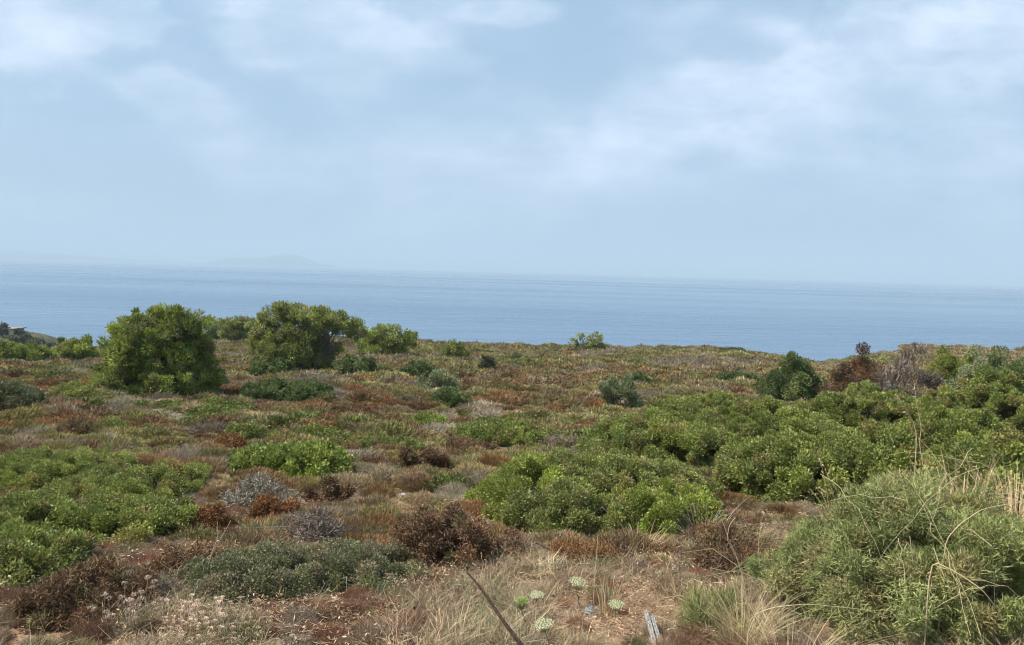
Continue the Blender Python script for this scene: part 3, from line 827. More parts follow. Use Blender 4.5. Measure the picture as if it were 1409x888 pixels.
# kinds: 0 rust 1 grey 2 olive 3 green 4 tan 5 silver
n1 = fbm(x/5.5+7, y/5.5, 31); n2 = fbm(x/3.2, y/3.2+4, 47); n3 = fbm(x/9, y/9, 63)
r = rng.random(n)
kind = np.zeros(n, int)
far = sstep(30, 75, y)
kind[(n1 > .48-.05*far) & (r < .8)] = 2
kind[(n2 > .62) & (r < .7)] = 1
kind[(n3 > .66) & (r < .45)] = 3
kind[(r > .94)] = 4
kind[(r > .80) & (r < .80+.12*far)] = 2
kind[(y < 5.0) & (r < .4)] = 4
kind[(y > 5.0) & (y < 8.5) & (r < .5)] = 0
kind[(y < 8.5) & (r > .5) & (r < .62)] = 1
kind[(y < 8.5) & (r > .62) & (r < .74)] = 4
PATCH = [(200, 590, 70, 10, 3), (230, 612, 90, 14, 2), (230, 565, 80, 9, 3), (270, 640, 70, 12, 1), (60, 612, 80, 14, 1), (160, 620, 60, 12, 2),
         (180, 562, 60, 10, 1), (100, 580, 70, 14, 0), (330, 605, 60, 14, 0), (640, 640, 70, 22, 0), (370, 690, 80, 22, 0), (100, 800, 120, 60, 0),
         (1000, 760, 60, 40, 0), (430, 735, 60, 28, 1), (640, 574, 60, 7, 1), (420, 800, 150, 36, 2), (520, 690, 60, 40, 4), (520, 740, 70, 20, 0), (760, 520, 130, 18, 0),
         (740, 560, 110, 14, 0), (860, 500, 120, 10, 2), (960, 505, 80, 8, 1), (900, 535, 60, 12, 2), (560, 650, 60, 16, 0),
         (300, 480, 60, 10, 2), (100, 520, 100, 8, 3), (60, 540, 80, 10, 0), (1360, 492, 60, 12, 4), (1250, 485, 40, 8, 4), (520, 660, 40, 12, 1),
         (300, 740, 60, 16, 0), (470, 775, 50, 8, 4), (450, 545, 60, 10, 1), (500, 570, 120, 14, 0), (850, 770, 60, 30, 1), (900, 755, 60, 20, 0), (740, 770, 70, 20, 4)]
for (a, b_, ra, rb, kd) in PATCH:
    m = (((px[:, 0]-a)/ra)**2+((px[:, 1]-b_)/rb)**2 < 1) & (rng.random(n) < .75)
    kind[m] = kd
mm_ = rng.random(n) < .30
kind[mm_] = rng.choice([0, 0, 1, 2, 2, 4], mm_.sum())
COLS = {0: [(.235, .150, .078), (.20, .135, .075), (.28, .175, .085), (.19, .145, .08), (.23, .19, .09), (.29, .165, .075), (.18, .11, .065)],
        1: [(.29, .25, .185), (.25, .215, .155), (.33, .285, .21), (.24, .20, .15)],
        2: [(.245, .22, .085), (.21, .20, .08), (.28, .24, .10), (.20, .18, .08), (.29, .26, .13)],
        3: [(.16, .195, .06), (.19, .22, .065), (.20, .20, .08)],
        4: [(.38, .30, .18), (.33, .25, .15), (.30, .235, .15)],
        5: [(.38, .36, .32)]}
tint = np.zeros((n, 3))
for kd, cs in COLS.items():
    m = kind == kd
    cs = np.array(cs); tint[m] = cs[rng.integers(0, len(cs), m.sum())]
fx = (.45*sstep(22, 60, y))[:, None]
tint = np.where((kind == 0)[:, None], tint*(1-fx)+np.array([.23, .185, .09])*fx, tint)
tint *= np.array([.88, .87, .84])
tint *= (1+.16*rng.normal(size=(n, 1))).clip(.6, 1.5)
# bare, sandy places and the foreground verge stay thinner
BARE = [(255, 573, 34, 6), (1385, 486, 30, 4), (860, 850, 110, 50), (690, 800, 60, 18), (1046, 700, 30, 16), (1235, 486, 24, 5)]
drop = np.zeros(n, bool)
for (a, b_, ra, rb) in BARE:
    drop |= (((px[:, 0]-a)/ra)**2+((px[:, 1]-b_)/rb)**2 < 1) & (rng.random(n) < .85)
drop |= (y < 4.9) & (rng.random(n) < .35)
drop |= rng.random(n) < .05
keep = ~drop
x, y, z, s, kind, tint = x[keep], y[keep], z[keep], s[keep], kind[keep], tint[keep]
n = len(x)
sv = s*(.55+.9*rng.random(n)**1.5)
scl = np.stack([sv*(1.0+.6*rng.random(n)), sv*(.85+.4*rng.random(n)), sv*(.75+.5*rng.random(n))*np.where(y > 9, .85, .95)], 1)
rot = np.stack([rng.normal(size=n)*.08, rng.normal(size=n)*.08, rng.random(n)*6.28], 1)
P = np.stack([x, y, z-.03], 1)

near_b = [cushion('near_cushion', 100+q, 4200, .16, .022, jit=.35) for q in range(3)]
mid_b = [cushion('mid_cushion', 200+q, 1500, .20, .045, jit=.4) for q in range(3)]
far_b = [cushion('far_cushion', 300+q, 520, .24, .085, jit=.4) for q in range(3)]
near_t = [cushion('near_twigs', 400+q, 2600, .34, .013, jit=.5, hollow=.35) for q in range(2)]
mid_t = [cushion('mid_twigs', 500+q, 1000, .38, .028, jit=.55, hollow=.4) for q in range(2)]
far_t = [cushion('far_twigs', 600+q, 420, .40, .06, jit=.5, hollow=.4) for q in range(2)]
near_l = [cushion('near_leafy', 700+q, 3600, .12, .055, 'leaf', jit=.5) for q in range(2)]
mid_l = [cushion('mid_leafy', 800+q, 1400, .16, .08, 'leaf', jit=.5) for q in range(2)]
far_l = [cushion('far_leafy', 900+q, 500, .22, .12, 'leaf', jit=.5) for q in range(2)]

lod = np.where(y < 11, 0, np.where(y < 32, 1, 2))
def put(kset, name, label, cat, sets, m):
    pid = np.zeros(m.sum(), int); off = 0; protos = []
    lm = lod[m]
    for q, st in enumerate(sets):
        w = lm == q
        pid[w] = off+rng.integers(0, len(st), w.sum()); off += len(st); protos += st
    scatter(name, label, cat, P[m], rot[m], scl[m], pid, tint[m], protos)
put(0, 'heath_cover', 'rust-brown heath cushions covering the slope between the shrubs', 'heath', [near_b, mid_b, far_b], kind == 0)
put(1, 'dry_twig_cover', 'grey leafless scrub twigs scattered over the slope', 'dry scrub', [near_t, mid_t, far_t], kind == 1)
put(2, 'olive_cover', 'olive and yellowish cushion scrub covering the slope towards the cliff', 'scrub', [near_b, mid_b, far_b], kind == 2)
put(3, 'leafy_cover', 'low green leafy ground cover in patches on the slope', 'ground cover', [near_l, mid_l, far_l], kind == 3)
put(4, 'tan_cover', 'tan dried scrub and grass cushions on the slope', 'dry scrub', [near_b, mid_b, far_b], kind == 4)

# foreground dry grass, litter, everlasting heads
def fore(n_, d0, d1, umax=1.0):
    yy = np.sqrt(rng.random(n_)*(d1*d1-d0*d0)+d0*d0); uu = (rng.random(n_)*2-1)*umax
    return uu*yy, yy
def fore_scatter(name, label, cat, n_, d0, d1, protos, cols, sz, thin=None, zs=1.0, sink=0.0, dens=None):
    xx, yy = fore(n_, d0, d1)
    zz = H(xx, yy); pp = project(np.stack([xx, yy, zz], 1))
    kp = np.ones(n_, bool)
    for (bx, by, ba, bb, bh) in ALL_BUSH:
        kp &= ((xx-bx)/ba)**2+((yy-by)/bb)**2 > .8
    if thin: kp &= thin(pp, xx, yy)
    xx, yy, zz = xx[kp], yy[kp], zz[kp]; m = len(xx)
    cs = np.array(cols); tt = cs[rng.integers(0, len(cs), m)]*(1+.15*rng.normal(size=(m, 1))).clip(.6, 1.5)
    s_ = sz*(.6+.8*rng.random(m))
    scatter(name, label, cat, np.stack([xx, yy, zz-sink], 1), np.stack([rng.normal(size=m)*.1, rng.normal(size=m)*.1, rng.random(m)*6.28], 1),
            np.stack([s_, s_, s_*zs*(.7+.6*rng.random(m))], 1), rng.integers(0, len(protos), m), tt, protos)
tufts = [tuft('grass_tuft', 11+q, 130, 1.0, .022, lean=.9, bend=.6, rad=.6) for q in range(4)]
fore_scatter('dry_grass', 'straw-coloured dry grass standing in the foreground verge', 'dry grass', 3400, 2.4, 5.6, tufts,
             [(.42, .31, .20), (.38, .27, .18), (.46, .36, .24), (.30, .21, .14), (.36, .33, .20), (.32, .24, .17), (.27, .28, .15), (.24, .23, .13), (.52, .42, .27), (.46, .36, .22)], .12,
             thin=lambda pp, xx, yy: (vnoise(xx*1.3, yy*1.3, 77) > .42) & ((pp[:, 0] > 540) | (rng.random(len(xx)) < .30)) & ((pp[:, 1] > 815) | (rng.random(len(xx)) < .5)) & ~((((pp[:, 0]-850)/110)**2+((pp[:, 1]-852)/46)**2 < 1) & (rng.random(len(xx)) < .85)))
fore_scatter('dry_twigs', 'tangled brown and grey dead twigs low on the foreground verge', 'dead twigs', 3800, 2.6, 7.6, near_t,
             [(.28, .18, .115), (.23, .14, .09), (.33, .25, .17), (.27, .22, .165), (.26, .13, .08), (.20, .18, .09), (.22, .12, .075)], .085,
             thin=lambda pp, xx, yy: (vnoise(xx*1.7, yy*1.7, 99) > .40) & ~((((pp[:, 0]-855)/110)**2+((pp[:, 1]-852)/46)**2 < 1) & (rng.random(len(xx)) < .8)))
litters = [litter('litter_patch', 21+q, 420) for q in range(3)]
fore_scatter('leaf_litter', 'dead leaves and broken straw lying on the orange soil', 'litter', 1500, 2.4, 7.5, litters,
             [(.44, .31, .19), (.34, .23, .14), (.28, .17, .11), (.48, .38, .26)], .26)
heads = [seedhead_patch('everlasting_patch', 31+q, 26) for q in range(2)]
fore_scatter('dried_flower_heads', 'dried flat-topped everlasting flowers along the bottom left edge', 'dried flowers', 190, 3.0, 3.7, heads,
             [(.50, .40, .27), (.42, .31, .21), (.46, .36, .28)], .14, thin=lambda pp, xx, yy: (pp[:, 0] > 150) & (pp[:, 0] < 370) & (pp[:, 1] > 868) & (rng.random(len(xx)) < .8))
red = [cushion('red_leaf_cushion', 41, 500, .3, .07, 'leaf', jit=.8, hollow=.2)]
fore_scatter('red_leaf_sprigs', 'small scarlet-leaved sprigs in the foreground grass', 'sprigs', 700, 3.2, 4.8, red,
             [(.30, .085, .05), (.25, .09, .05)], .045, thin=lambda pp, xx, yy: ((((pp[:, 0]-575)/60)**2+((pp[:, 1]-845)/30)**2 < 1) | (((pp[:, 0]-650)/40)**2+((pp[:, 1]-825)/12)**2 < 1) | (((pp[:, 0]-955)/16)**2+((pp[:, 1]-770)/14)**2 < 1)) & (rng.random(len(xx)) < .4))

# ------------------------------------------------------------------ individual foreground plants and objects
def at(px_, py_, D):
    d = ray(px_, py_)
    return Vector((d.x*D, D, EYE+d.z*D))

def umbel(px_, py_, D, wpx, label, base_dx=0.0, base_dy=.05, nest=False, seed=0, tilt=0.0):
    rng = np.random.default_rng(seed)
    head = at(px_, py_, D); bx = head.x+base_dx; by = head.y+base_dy
    base = Vector((bx, by, Hs(bx, by)))
    R0 = empty('wild_carrot', base, label, 'wild flower', 'wild carrot umbels in the foreground')
    hv = np.array(head-base); rad = wpx/FPX*D/2*.85
    axis = norm(np.array([[tilt, -.06, .5]]))[0]
    e1 = norm(np.cross(axis, [0, 1, .2])[None])[0]; e2 = np.cross(axis, e1)
    neck = hv-axis*rad*.9
    V1, F1 = tubes([curve_path(rng, (0, 0, -.03), neck, 8, .03)], [np.linspace(.0036, .0024, 8)], 5)
    link('stem', np_mesh('stem', V1, F1, smooth=True), M_stem, R0)
    paths, radi, Vs, Fs, Cs, off = [], [], [], [], [], 0
    nr = 26
    for q in range(nr):
        a = q*2.399; r0 = math.sqrt((q+.5)/nr)*rad*(1 if not nest else .85)
        up_ = rad*.9 if not nest else rad*(.9+.6*(1-(r0/rad)**2))
        dirp = neck+axis*up_+(e1*math.cos(a)+e2*math.sin(a))*r0*(.9+.2*rng.random())
        pth = np.stack([neck, neck+axis*up_*.35+(e1*math.cos(a)+e2*math.sin(a))*r0*(.55 if not nest else 1.1), dirp])
        paths.append(pth); radi.append(np.full(3, .0008 if not nest else .0016))
        m = 22
        al = rng.random(m)*6.283; rl = rad*.19*np.sqrt(rng.random(m))
        Pp = dirp+e1[None]*(np.cos(al)*rl)[:, None]+e2[None]*(np.sin(al)*rl)[:, None]+axis[None]*(rng.random(m)*.003)[:, None]
        Dd = norm(e1[None]*np.cos(al)[:, None]+e2[None]*np.sin(al)[:, None]+axis[None]*(.7*rng.random(m))[:, None])
        Vv, Ff = leaf_faces(rng, Pp, Dd, np.full(m, .0048), np.full(m, .0038))
        Vs.append(Vv); Fs.append(Ff+off); off += len(Vv)
        cc = np.array([(.60, .63, .40)]) if not nest else np.array([(.34, .44, .13)])
        Cs.append(cc*(1+.12*rng.normal(size=(m, 1))).clip(.6, 1.4))
    V2, F2 = tubes(paths, radi, 3)
    link('flower_rays', np_mesh('flower_rays', V2, F2), M_stem, R0)
    link('flower_head', np_mesh('flower_head', np.concatenate(Vs), np.concatenate(Fs), np.concatenate(Cs)), M_leaf, R0)

umbel(795, 801, 3.75, 30, 'flat pale wild carrot umbel highest up the verge, above the blue scrap', .03, seed=1, tilt=.05)
umbel(717, 829, 3.35, 25, 'round green wild carrot head curled into a ball, leftmost of the umbels', .06, seed=2, nest=True)
umbel(738, 819, 3.65, 22, 'small pale wild carrot umbel just behind the curled green ball', .03, seed=3)
umbel(848, 832, 3.45, 26, 'pale wild carrot umbel between the blue scrap and the grey post', -.03, seed=4)
umbel(748, 859, 2.95, 32, 'largest and lowest wild carrot umbel, nearest the bottom edge', .12, seed=5, tilt=-.1)

# slanting dark stick
rng = np.random.default_rng(8)
a = at(643, 789, 3.32); b_ = at(765, 950, 2.85); b_.z = Hs(b_.x, b_.y)-.02
R0 = Vector((b_.x, b_.y, Hs(b_.x, b_.y)))
k = 16; t = np.linspace(0, 1, k)[:, None]
pth = np.array(b_-R0)*(1-t)+np.array(a-R0)*t
pth += np.stack([.006*np.sin(t[:, 0]*9), .0*t[:, 0], .012*np.sin(t[:, 0]*3.1)], 1)
V1, F1 = tubes([pth], [np.linspace(.0095, .0045, k)*(1+.12*rng.normal(size=k))], 8)
o = link('dark_stick', np_mesh('dark_stick', V1, F1, smooth=True), M_rust, loc=R0)
tag(o, 'slanting dark reddish-brown stick poking up from the bottom edge', 'stick')

# split weathered post
import bmesh
def post():
    top = at(893, 843, 3.42); bot = at(922, 898, 2.98)
    bot.z = Hs(bot.x, bot.y)-.05
    root = Vector((bot.x, bot.y, Hs(bot.x, bot.y)))
    axis = (top-bot); Ln = axis.length; ax = axis.normalized()
    sx = ax.cross(Vector((0, -1, 1))).normalized(); sy = ax.cross(sx).normalized()
    rg = random.Random(3)
    R0 = empty('wooden_post', root, 'split weathered grey wooden post leaning at the bottom edge', 'post')
    for q, (o0, w_, th_, sh) in enumerate([(-.0135, .021, .026, 0.0), (.0125, .019, .022, -.03)]):
        bm = bmesh.new(); rings = []
        nk = 14
        for i_ in range(nk):
            f = i_/(nk-1)
            c = (bot-root)+ax*(Ln+sh)*f+sx*(o0+.0015*math.sin(f*11+q))
            ww = w_*(1-.12*f)*(1+.05*rg.uniform(-1, 1)); tt = th_*(1-.1*f)
            prof = [(-.5, -.4), (-.38, -.5), (-.08, -.5), (0, -.38), (.1, -.5), (.4, -.5), (.5, -.35), (.5, .5), (-.5, .5)]
            ring = []
            for (pu, pv) in prof:
                e = ax*(rg.uniform(-.012, .012) if i_ == nk-1 else 0)
                ring.append(bm.verts.new(c+sx*ww*pu+sy*tt*pv+e))
            rings.append(ring)
        m = len(rings[0])
        for i_ in range(nk-1):
            for j_ in range(m):
                bm.faces.new((rings[i_][j_], rings[i_][(j_+1) % m], rings[i_+1][(j_+1) % m], rings[i_+1][j_]))
        bm.faces.new(rings[0][::-1]); bm.faces.new(rings[-1])
        bmesh.ops.recalc_face_normals(bm, faces=bm.faces)
        me = bpy.data.meshes.new('split_board'); bm.to_mesh(me); bm.free()
        link('split_board', me, M_wood, R0)
post()

# crumpled blue scrap
def blob(name, loc, sx, sy, sz, mat, seed, sub=3, amp=.25, freq=3.0):
    rg = np.random.default_rng(seed)
    bm = bmesh.new(); bmesh.ops.create_icosphere(bm, subdivisions=sub, radius=1)
    ph = rg.random(9)*6
    for v in bm.verts:
        c = v.co
        f = 1+amp*(math.sin(c.x*freq+ph[0])*math.sin(c.y*freq*1.3+ph[1])+.6*math.sin(c.z*freq*1.7+ph[2]+c.x*2)+.35*math.sin(c.x*freq*3+ph[3])*math.sin(c.z*freq*3+ph[4]))
        v.co = Vector((c.x*sx*f, c.y*sy*f, max(c.z*f, -.35)*sz))
    me = bpy.data.meshes.new(name); bm.to_mesh(me); bm.free()
    o = link(name, me, mat); o.location = loc
    return o
p = ground_at(812, 846)
tag(blob('plastic_scrap', p+Vector((0, 0, .02)), .020, .015, .022, M_blue, 4, 3, .45, 4.5), 'small crumpled light blue plastic scrap lying on the soil', 'litter')
p = ground_at(1046, 722)
tag(blob('stone', p+Vector((0, 0, .05)), .085, .07, .085, M_stone, 6, 4, .14, 2.2), 'pale grey rounded stone beside the yellow-green bush', 'stone')
ST = [(1218, 490, 31, .5, .35, .40, 'block of pale limestone showing left of the bare grey shrub'),]
for (a, b_, D, sx, sy, sz, lab) in ST:
    q = at(a, b_, D+2); 
    q.z = Hs(q.x, q.y)
    tag(blob('stone', q+Vector((0, 0, .15)), sx, sy, sz, M_stone, 9, 3, .2), lab, 'stone')
for q, (a, b_, s_, lab) in enumerate([(556, 683, .035, 'tiny white stone in the brown heath above the rust-brown shrub'), (745, 775, .035, 'small pale stone in dry grass below the central bushes'),
                          (705, 880, .05, 'buff stone by the foot of the dark stick'), (662, 797, .03, 'small pinkish stone beside the tip of the dark stick')]):
    p = ground_at(a, b_)
    tag(blob('stone', p+Vector((0, 0, s_*.4)), s_, s_*.8, s_*.7, M_stone, 20+q, 3, .15), lab, 'stone')

# tall dry stalks
def stalk(name, label, pts, D, r0=.003, branches=(), mat=None, cat='dry stalk', group=None, seedhead=None, seed=0):
    """pts: list of (px,py,dD) from base to tip"""
    rng = np.random.default_rng(seed)
    W = [at(a_, b2, D+dd) for (a_, b2, dd) in pts]
    root = Vector((W[0].x, W[0].y, Hs(W[0].x, W[0].y)))
    if W[0].z > root.z: W.insert(0, root-Vector((0, 0, .03)))
    R0 = empty(name, root, label, cat, group)
    def smooth(Wl):
        A = np.array([w-root for w in Wl]); tt = np.linspace(0, 1, len(A)); t2 = np.linspace(0, 1, max(10, len(A)*4))
        o = np.stack([np.interp(t2, tt, A[:, c]) for c in range(3)], 1)
        o[1:-1] = (o[:-2]+2*o[1:-1]+o[2:])/4
        return o
    mp = smooth(W)
    paths = [mp]; rad = [np.linspace(r0, r0*.5, len(mp))]
    for br in branches:
        Bw = [at(a_, b2, D+dd) for (a_, b2, dd) in br]
        q = smooth(Bw); paths.append(q); rad.append(np.linspace(r0*.7, r0*.35, len(q)))
    V1, F1 = tubes(paths, rad, 5)
    link('stem', np_mesh('stem', V1, F1, smooth=True), mat or M_straw, R0)
    if seedhead:
        Ls, n_, frac = seedhead
        for pp in paths:
            kx = int(len(pp)*(1-frac)); seg = pp[kx:]
            Pp = []
            for _ in range(n_):
                i_ = rng.integers(0, max(1, len(seg)-1)); f = rng.random()
                Pp.append(seg[i_]*(1-f)+seg[min(i_+1, len(seg)-1)]*f)
            Pp = np.array(Pp); m = len(Pp)
            Dd = norm(norm((seg[-1]-seg[0])[None])+rng.normal(size=Pp.shape)*.45)
            Vv, Ff = leaf_faces(rng, Pp, Dd, Ls*(.6+.8*rng.random(m)), np.full(m, Ls*.28))
            link('seed_head', np_mesh('seed_head', Vv, Ff, np.array([PAL['straw'][0]])*(1+.15*rng.normal(size=(m, 1)))), M_dry, R0)
    return R0
stalk('dry_stalk', 'tall forked straw-coloured stalk standing before the left heath', [(286, 868, 0), (284, 790, 0), (290, 765, 0), (300, 740, 0), (299, 718, 0)], 3.9, .0035,
      branches=[[(290, 765, 0), (306, 738, 0), (318, 716, 0)], [(286, 842, 0), (294, 800, .02), (298, 760, .03)]], seed=1)
stalk('dry_stalk', 'thin upright stalk above the blue scrap', [(816, 838, 0), (819, 790, 0), (823, 735, .02)], 3.9, .0022, seed=2)
stalk('dry_stalk', 'thin straight dry stalk rising beside the rust-brown shrub', [(573, 800, 0), (574, 775, 0), (573, 752, 0)], 5.0, .003, seed=3)
stalk('reed_stalk', 'tall pale reed standing in front of the thicket', [(1277, 668, 0), (1270, 640, 0), (1265, 610, 0), (1268, 588, 0), (1262, 560, 0), (1258, 530, 0)], 4.9, .0035, seed=4, seedhead=(.02, 18, .3))
stalk('reed_stalk', 'bent straw reed with a pale tip slanting over the thicket', [(1262, 600, 0), (1256, 580, 0), (1246, 562, 0), (1232, 543, 0)], 5.2, .0042, seed=5,
      seedhead=(.035, 14, .5))
stalk('dry_stalk', 'dry curved stalk arching left of the large feathery bush', [(1036, 880, 0), (1024, 800, 0), (1013, 765, 0), (1000, 742, 0), (1004, 722, 0), (1012, 712, 0)], 3.5, .0028, seed=6,
      branches=[[(1013, 765, 0), (1000, 735, 0), (990, 705, 0)], [(1046, 780, 0), (1043, 750, 0), (1048, 720, 0)]])
stalk('dry_stalk', 'pale bleached stalk crossing the front of the feathery bush', [(1238, 868, -.5), (1240, 840, -.5), (1255, 800, -.5), (1257, 780, -.5), (1252, 738, -.5)], 3.6, .0028, mat=M_straw, seed=7)
stalk('dry_stalk', 'long dry stalk arching low across the feathery bush to its left foot', [(1030, 850, -.75), (1062, 836, -.8), (1110, 831, -.8), (1180, 838, -.75), (1200, 842, -.7)], 3.6, .0022, seed=8)
stalk('dry_stalk', 'dry stalk curving over the top right of the feathery bush', [(1300, 745, -.5), (1320, 722, -.5), (1352, 700, -.45), (1409, 690, -.4)], 3.6, .0025, seed=9)
stalk('dry_stalk', 'bare pale branch curving down the right side of the feathery bush', [(1280, 770, -.7), (1320, 790, -.75), (1352, 812, -.8), (1372, 838, -.8)], 3.6, .0032, seed=10,
      branches=[[(1285, 755, -.7), (1292, 775, -.72), (1300, 796, -.75)]])

def grass_clump(label, px_, py_, D, wpx, hpx, n_, seed, cols='straw', w=.004, lean=.6, heads=0, base_z=None, spreadx=.5):
    """a clump of arching grass blades with its own blades and seed heads"""
    rng = np.random.default_rng(seed)
    b0 = at(px_, py_, D); gz = Hs(b0.x, b0.y)
    root = Vector((b0.x, b0.y, gz)); R0 = empty('grass_clump', root, label, 'grass clump', None)
    Hh = hpx/FPX*D+max(0, b0.z-gz); Wd = wpx/FPX*D/2
    k_ = 7
    t_ = np.linspace(0, 1, k_)
    Vs, Fs, Cs, off = [], [], [], 0
    hp, hd = [], []
    for q in range(n_):
        a_ = rng.random()*6.283; rr = rng.random()**.5
        bx, by = math.cos(a_)*rr*Wd*spreadx, math.sin(a_)*rr*Wd*spreadx*.7
        L_ = Hh*(.5+.7*rng.random()); out = lean*Wd*(.3+rng.random())
        dx, dy = math.cos(a_)*out, math.sin(a_)*out
        arch = .2+.9*rng.random()
        P_ = np.stack([bx+dx*t_**1.5, by+dy*t_**1.5, L_*(t_-arch*.45*t_**3)], 1)
        sd = norm(np.array([[-math.sin(a_)+rng.normal()*.6, math.cos(a_)+rng.normal()*.6, .2]]))[0]*w*(.6+.8*rng.random())
        wd = (1-t_**2*.85)[:, None]
        Vv = np.concatenate([P_-sd*wd*.5, P_+sd*wd*.5])
        i_ = np.arange(k_-1)
        Fq = np.stack([i_, i_+1, i_+1+k_, i_+k_], 1)
        Vs.append(Vv); Fs.append(Fq+off); off += len(Vv)
        cc = np.array(PAL[cols][rng.integers(0, len(PAL[cols]))])*(1+.15*rng.normal())
        Cs.append(np.tile(cc, (k_-1, 1)))
        if q < heads:
            hp.append(P_[-3:]); 
    if heads:
        Pp, Dd = [], []
        for s_ in hp:
            for _ in range(12):
                f = rng.random(); Pp.append(s_[0]*(1-f)+s_[2]*f); Dd.append(s_[2]-s_[0])
        Pp = np.array(Pp); Dd = norm(norm(np.array(Dd))+rng.normal(size=Pp.shape)*.35); m = len(Pp)
        Vv, Ff = leaf_faces(rng, Pp, Dd, .018*(.6+.8*rng.random(m)), np.full(m, .006))
        Vs.append(Vv); Fs.append(Ff+off); Cs.append(np.array([(.5, .4, .22)])*(1+.15*rng.normal(size=(m, 1))))
    me = np_mesh('blades', np.concatenate(Vs), np.concatenate(Fs), np.concatenate(Cs).clip(.02, .9)); me.materials.append(M_dry)
    link_existing(me, 'blades', R0)
    return R0
grass_clump('thick golden dry grass at the right edge above the feathery bush', 1395, 700, 4.4, 200, 72, 420, 1, w=.0055, lean=.9, heads=40)
grass_clump('golden arching grass with drooping seed heads left of the right-edge clump', 1320, 690, 4.5, 150, 72, 260, 2, w=.006, heads=50)
grass_clump('small bright straw tuft at the foot of the tall pale reed', 1275, 680, 4.7, 70, 42, 110, 3, w=.007)
grass_clump('wiry arching grass over the top left of the feathery bush', 1180, 690, 4.7, 150, 60, 110, 4, cols='feathery', w=.005, heads=40)
grass_clump('pale wispy grass clump between the fox-red heath and the feathery bush', 1020, 888, 3.25, 120, 100, 220, 5, w=.0018, lean=1.1)
grass_clump('green and straw grass clump below the fox-red heath', 975, 870, 3.4, 130, 55, 170, 6, cols='feathery', w=.002, lean=1.2)
grass_clump('arching straw grass at the left foot of the feathery bush', 1085, 888, 2.95, 190, 60, 150, 7, w=.0025, lean=1.3)
grass_clump('thin straw grass clump rising right of the blue scrap', 838, 845, 3.75, 60, 75, 70, 8, w=.003, lean=.5)
grass_clump('pale dead grass tuft under the olive front bush', 880, 762, 5.4, 90, 50, 160, 9, w=.004)
grass_clump('bleached broken stalks under the yellow-green right-hand bush', 965, 745, 5.9, 110, 60, 90, 10, cols='silver', w=.006, lean=1.2)

# ------------------------------------------------------------------ far left headland with a house
hl = ridge('headland_hill', [(-420, 470), (-260, 440), (-120, 432), (-50, 443), (0, 453), (22, 457), (48, 464), (70, 473), (88, 480), (104, 487), (128, 500)], 175, 40,
           noise_mat('headland_scrub', (.03, .04, .018), (.11, .09, .05), .6, 1, .5, c3=(.055, .055, .028)), rough=.25, seed=4, base=-2)
def box(bm, x0, x1, y0, y1, z0, z1):
    v = [bm.verts.new((x_, y_, z_)) for z_ in (z0, z1) for y_ in (y0, y1) for x_ in (x0, x1)]
    for f in ((0, 2, 3, 1), (4, 5, 7, 6), (0, 1, 5, 4), (1, 3, 7, 5), (3, 2, 6, 7), (2, 0, 4, 6)):
        bm.faces.new([v[q] for q in f])
def boxobj(name, parent, mat, *b):
    bm = bmesh.new()
    for q in b: box(bm, *q)
    bmesh.ops.recalc_face_normals(bm, faces=bm.faces)
    me = bpy.data.meshes.new(name); bm.to_mesh(me); bm.free()
    return link(name, me, mat, parent)
g = at(12, 458, 172)
Hm = empty('house', g, 'small sand-coloured house on the crest of the headland at the left edge', 'house')
boxobj('wall', Hm, M_wall, (-2.2, 2.4, -2, 2, -1.5, 1.0))
boxobj('roof', Hm, M_roof, (-2.5, 2.7, -2.3, 2.3, 1.0, 1.2))
boxobj('terrace_wall', Hm, M_wall, (-5, 4.0, -2.9, -2.5, -1.9, -.7))
for q in (-1.2, 1.0): boxobj('window', Hm, M_pane, (q-.35, q+.35, -2.02, -1.98, -.3, .6))
def far_bush(label, l, r_, top, bot, D, kind, seed):
    rng = np.random.default_rng(seed)
    a_ = at((l+r_)/2, bot, D); w = (r_-l)/FPX*D; h_ = (bot-top)/FPX*D
    R0 = empty('shrub', a_, label, 'shrub', None)
    lobes = [(0, 0, h_*.45, w/2*.7, w*.3, h_*.55, -.2), (-w*.22, 0, h_*.35, w*.28, w*.3, h_*.45, -.2), (w*.22, .2, h_*.35, w*.28, w*.3, h_*.4, -.2)]
    C, Nn = lobe_points(rng, lobes, 2.0)
    link('foliage', foliage_mesh('foliage', rng, C, Nn, .4, 24, .45, .25, PAL[kind]), M_leaf, R0)
    link('branches', stems_mesh('branches', rng, C, (0, 0, 0), 8, .06), M_bark, R0)
far_bush('dark tree beside the cream house on the headland', -4, 9, 445, 458, 170, 'darkball', 1)
far_bush('dark shrub clump right of the cream house on the headland', 22, 34, 455, 464, 171, 'darkball', 2)
far_bush('broad dark bush on the face of the headland', 4, 24, 463, 472, 150, 'darkball', 3)
far_bush('small dark bush low on the headland slope', 40, 58, 468, 475, 150, 'darkball', 4)
far_bush('low scrubby bush behind the first young pines on the headland', 26, 42, 462, 472, 160, 'darkball', 6)
far_bush('dark bush at the foot of the headland slope', 62, 84, 474, 480, 150, 'darkball', 5)

# ------------------------------------------------------------------ haze
bm = bmesh.new(); box(bm, -S-500, S+500, -S-500, S+500, -5, 420)
me = bpy.data.meshes.new('haze'); bm.to_mesh(me); bm.free()
mh = bpy.data.materials.new('haze_air'); nt = nodes(mh)
out = nt.nodes.new('ShaderNodeOutputMaterial'); pv = nt.nodes.new('ShaderNodeVolumePrincipled')
pv.inputs['Color'].default_value = (.62, .81, .985, 1); pv.inputs['Density'].default_value = 2.2e-4
pv.inputs['Anisotropy'].default_value = 0.0
nt.links.new(pv.outputs[0], out.inputs['Volume'])
hz = link('haze', me, mh); tag(hz, kind='stuff'); hz['label'] = 'pale blue haze hanging over the sea and the far coast'; hz['category'] = 'haze'

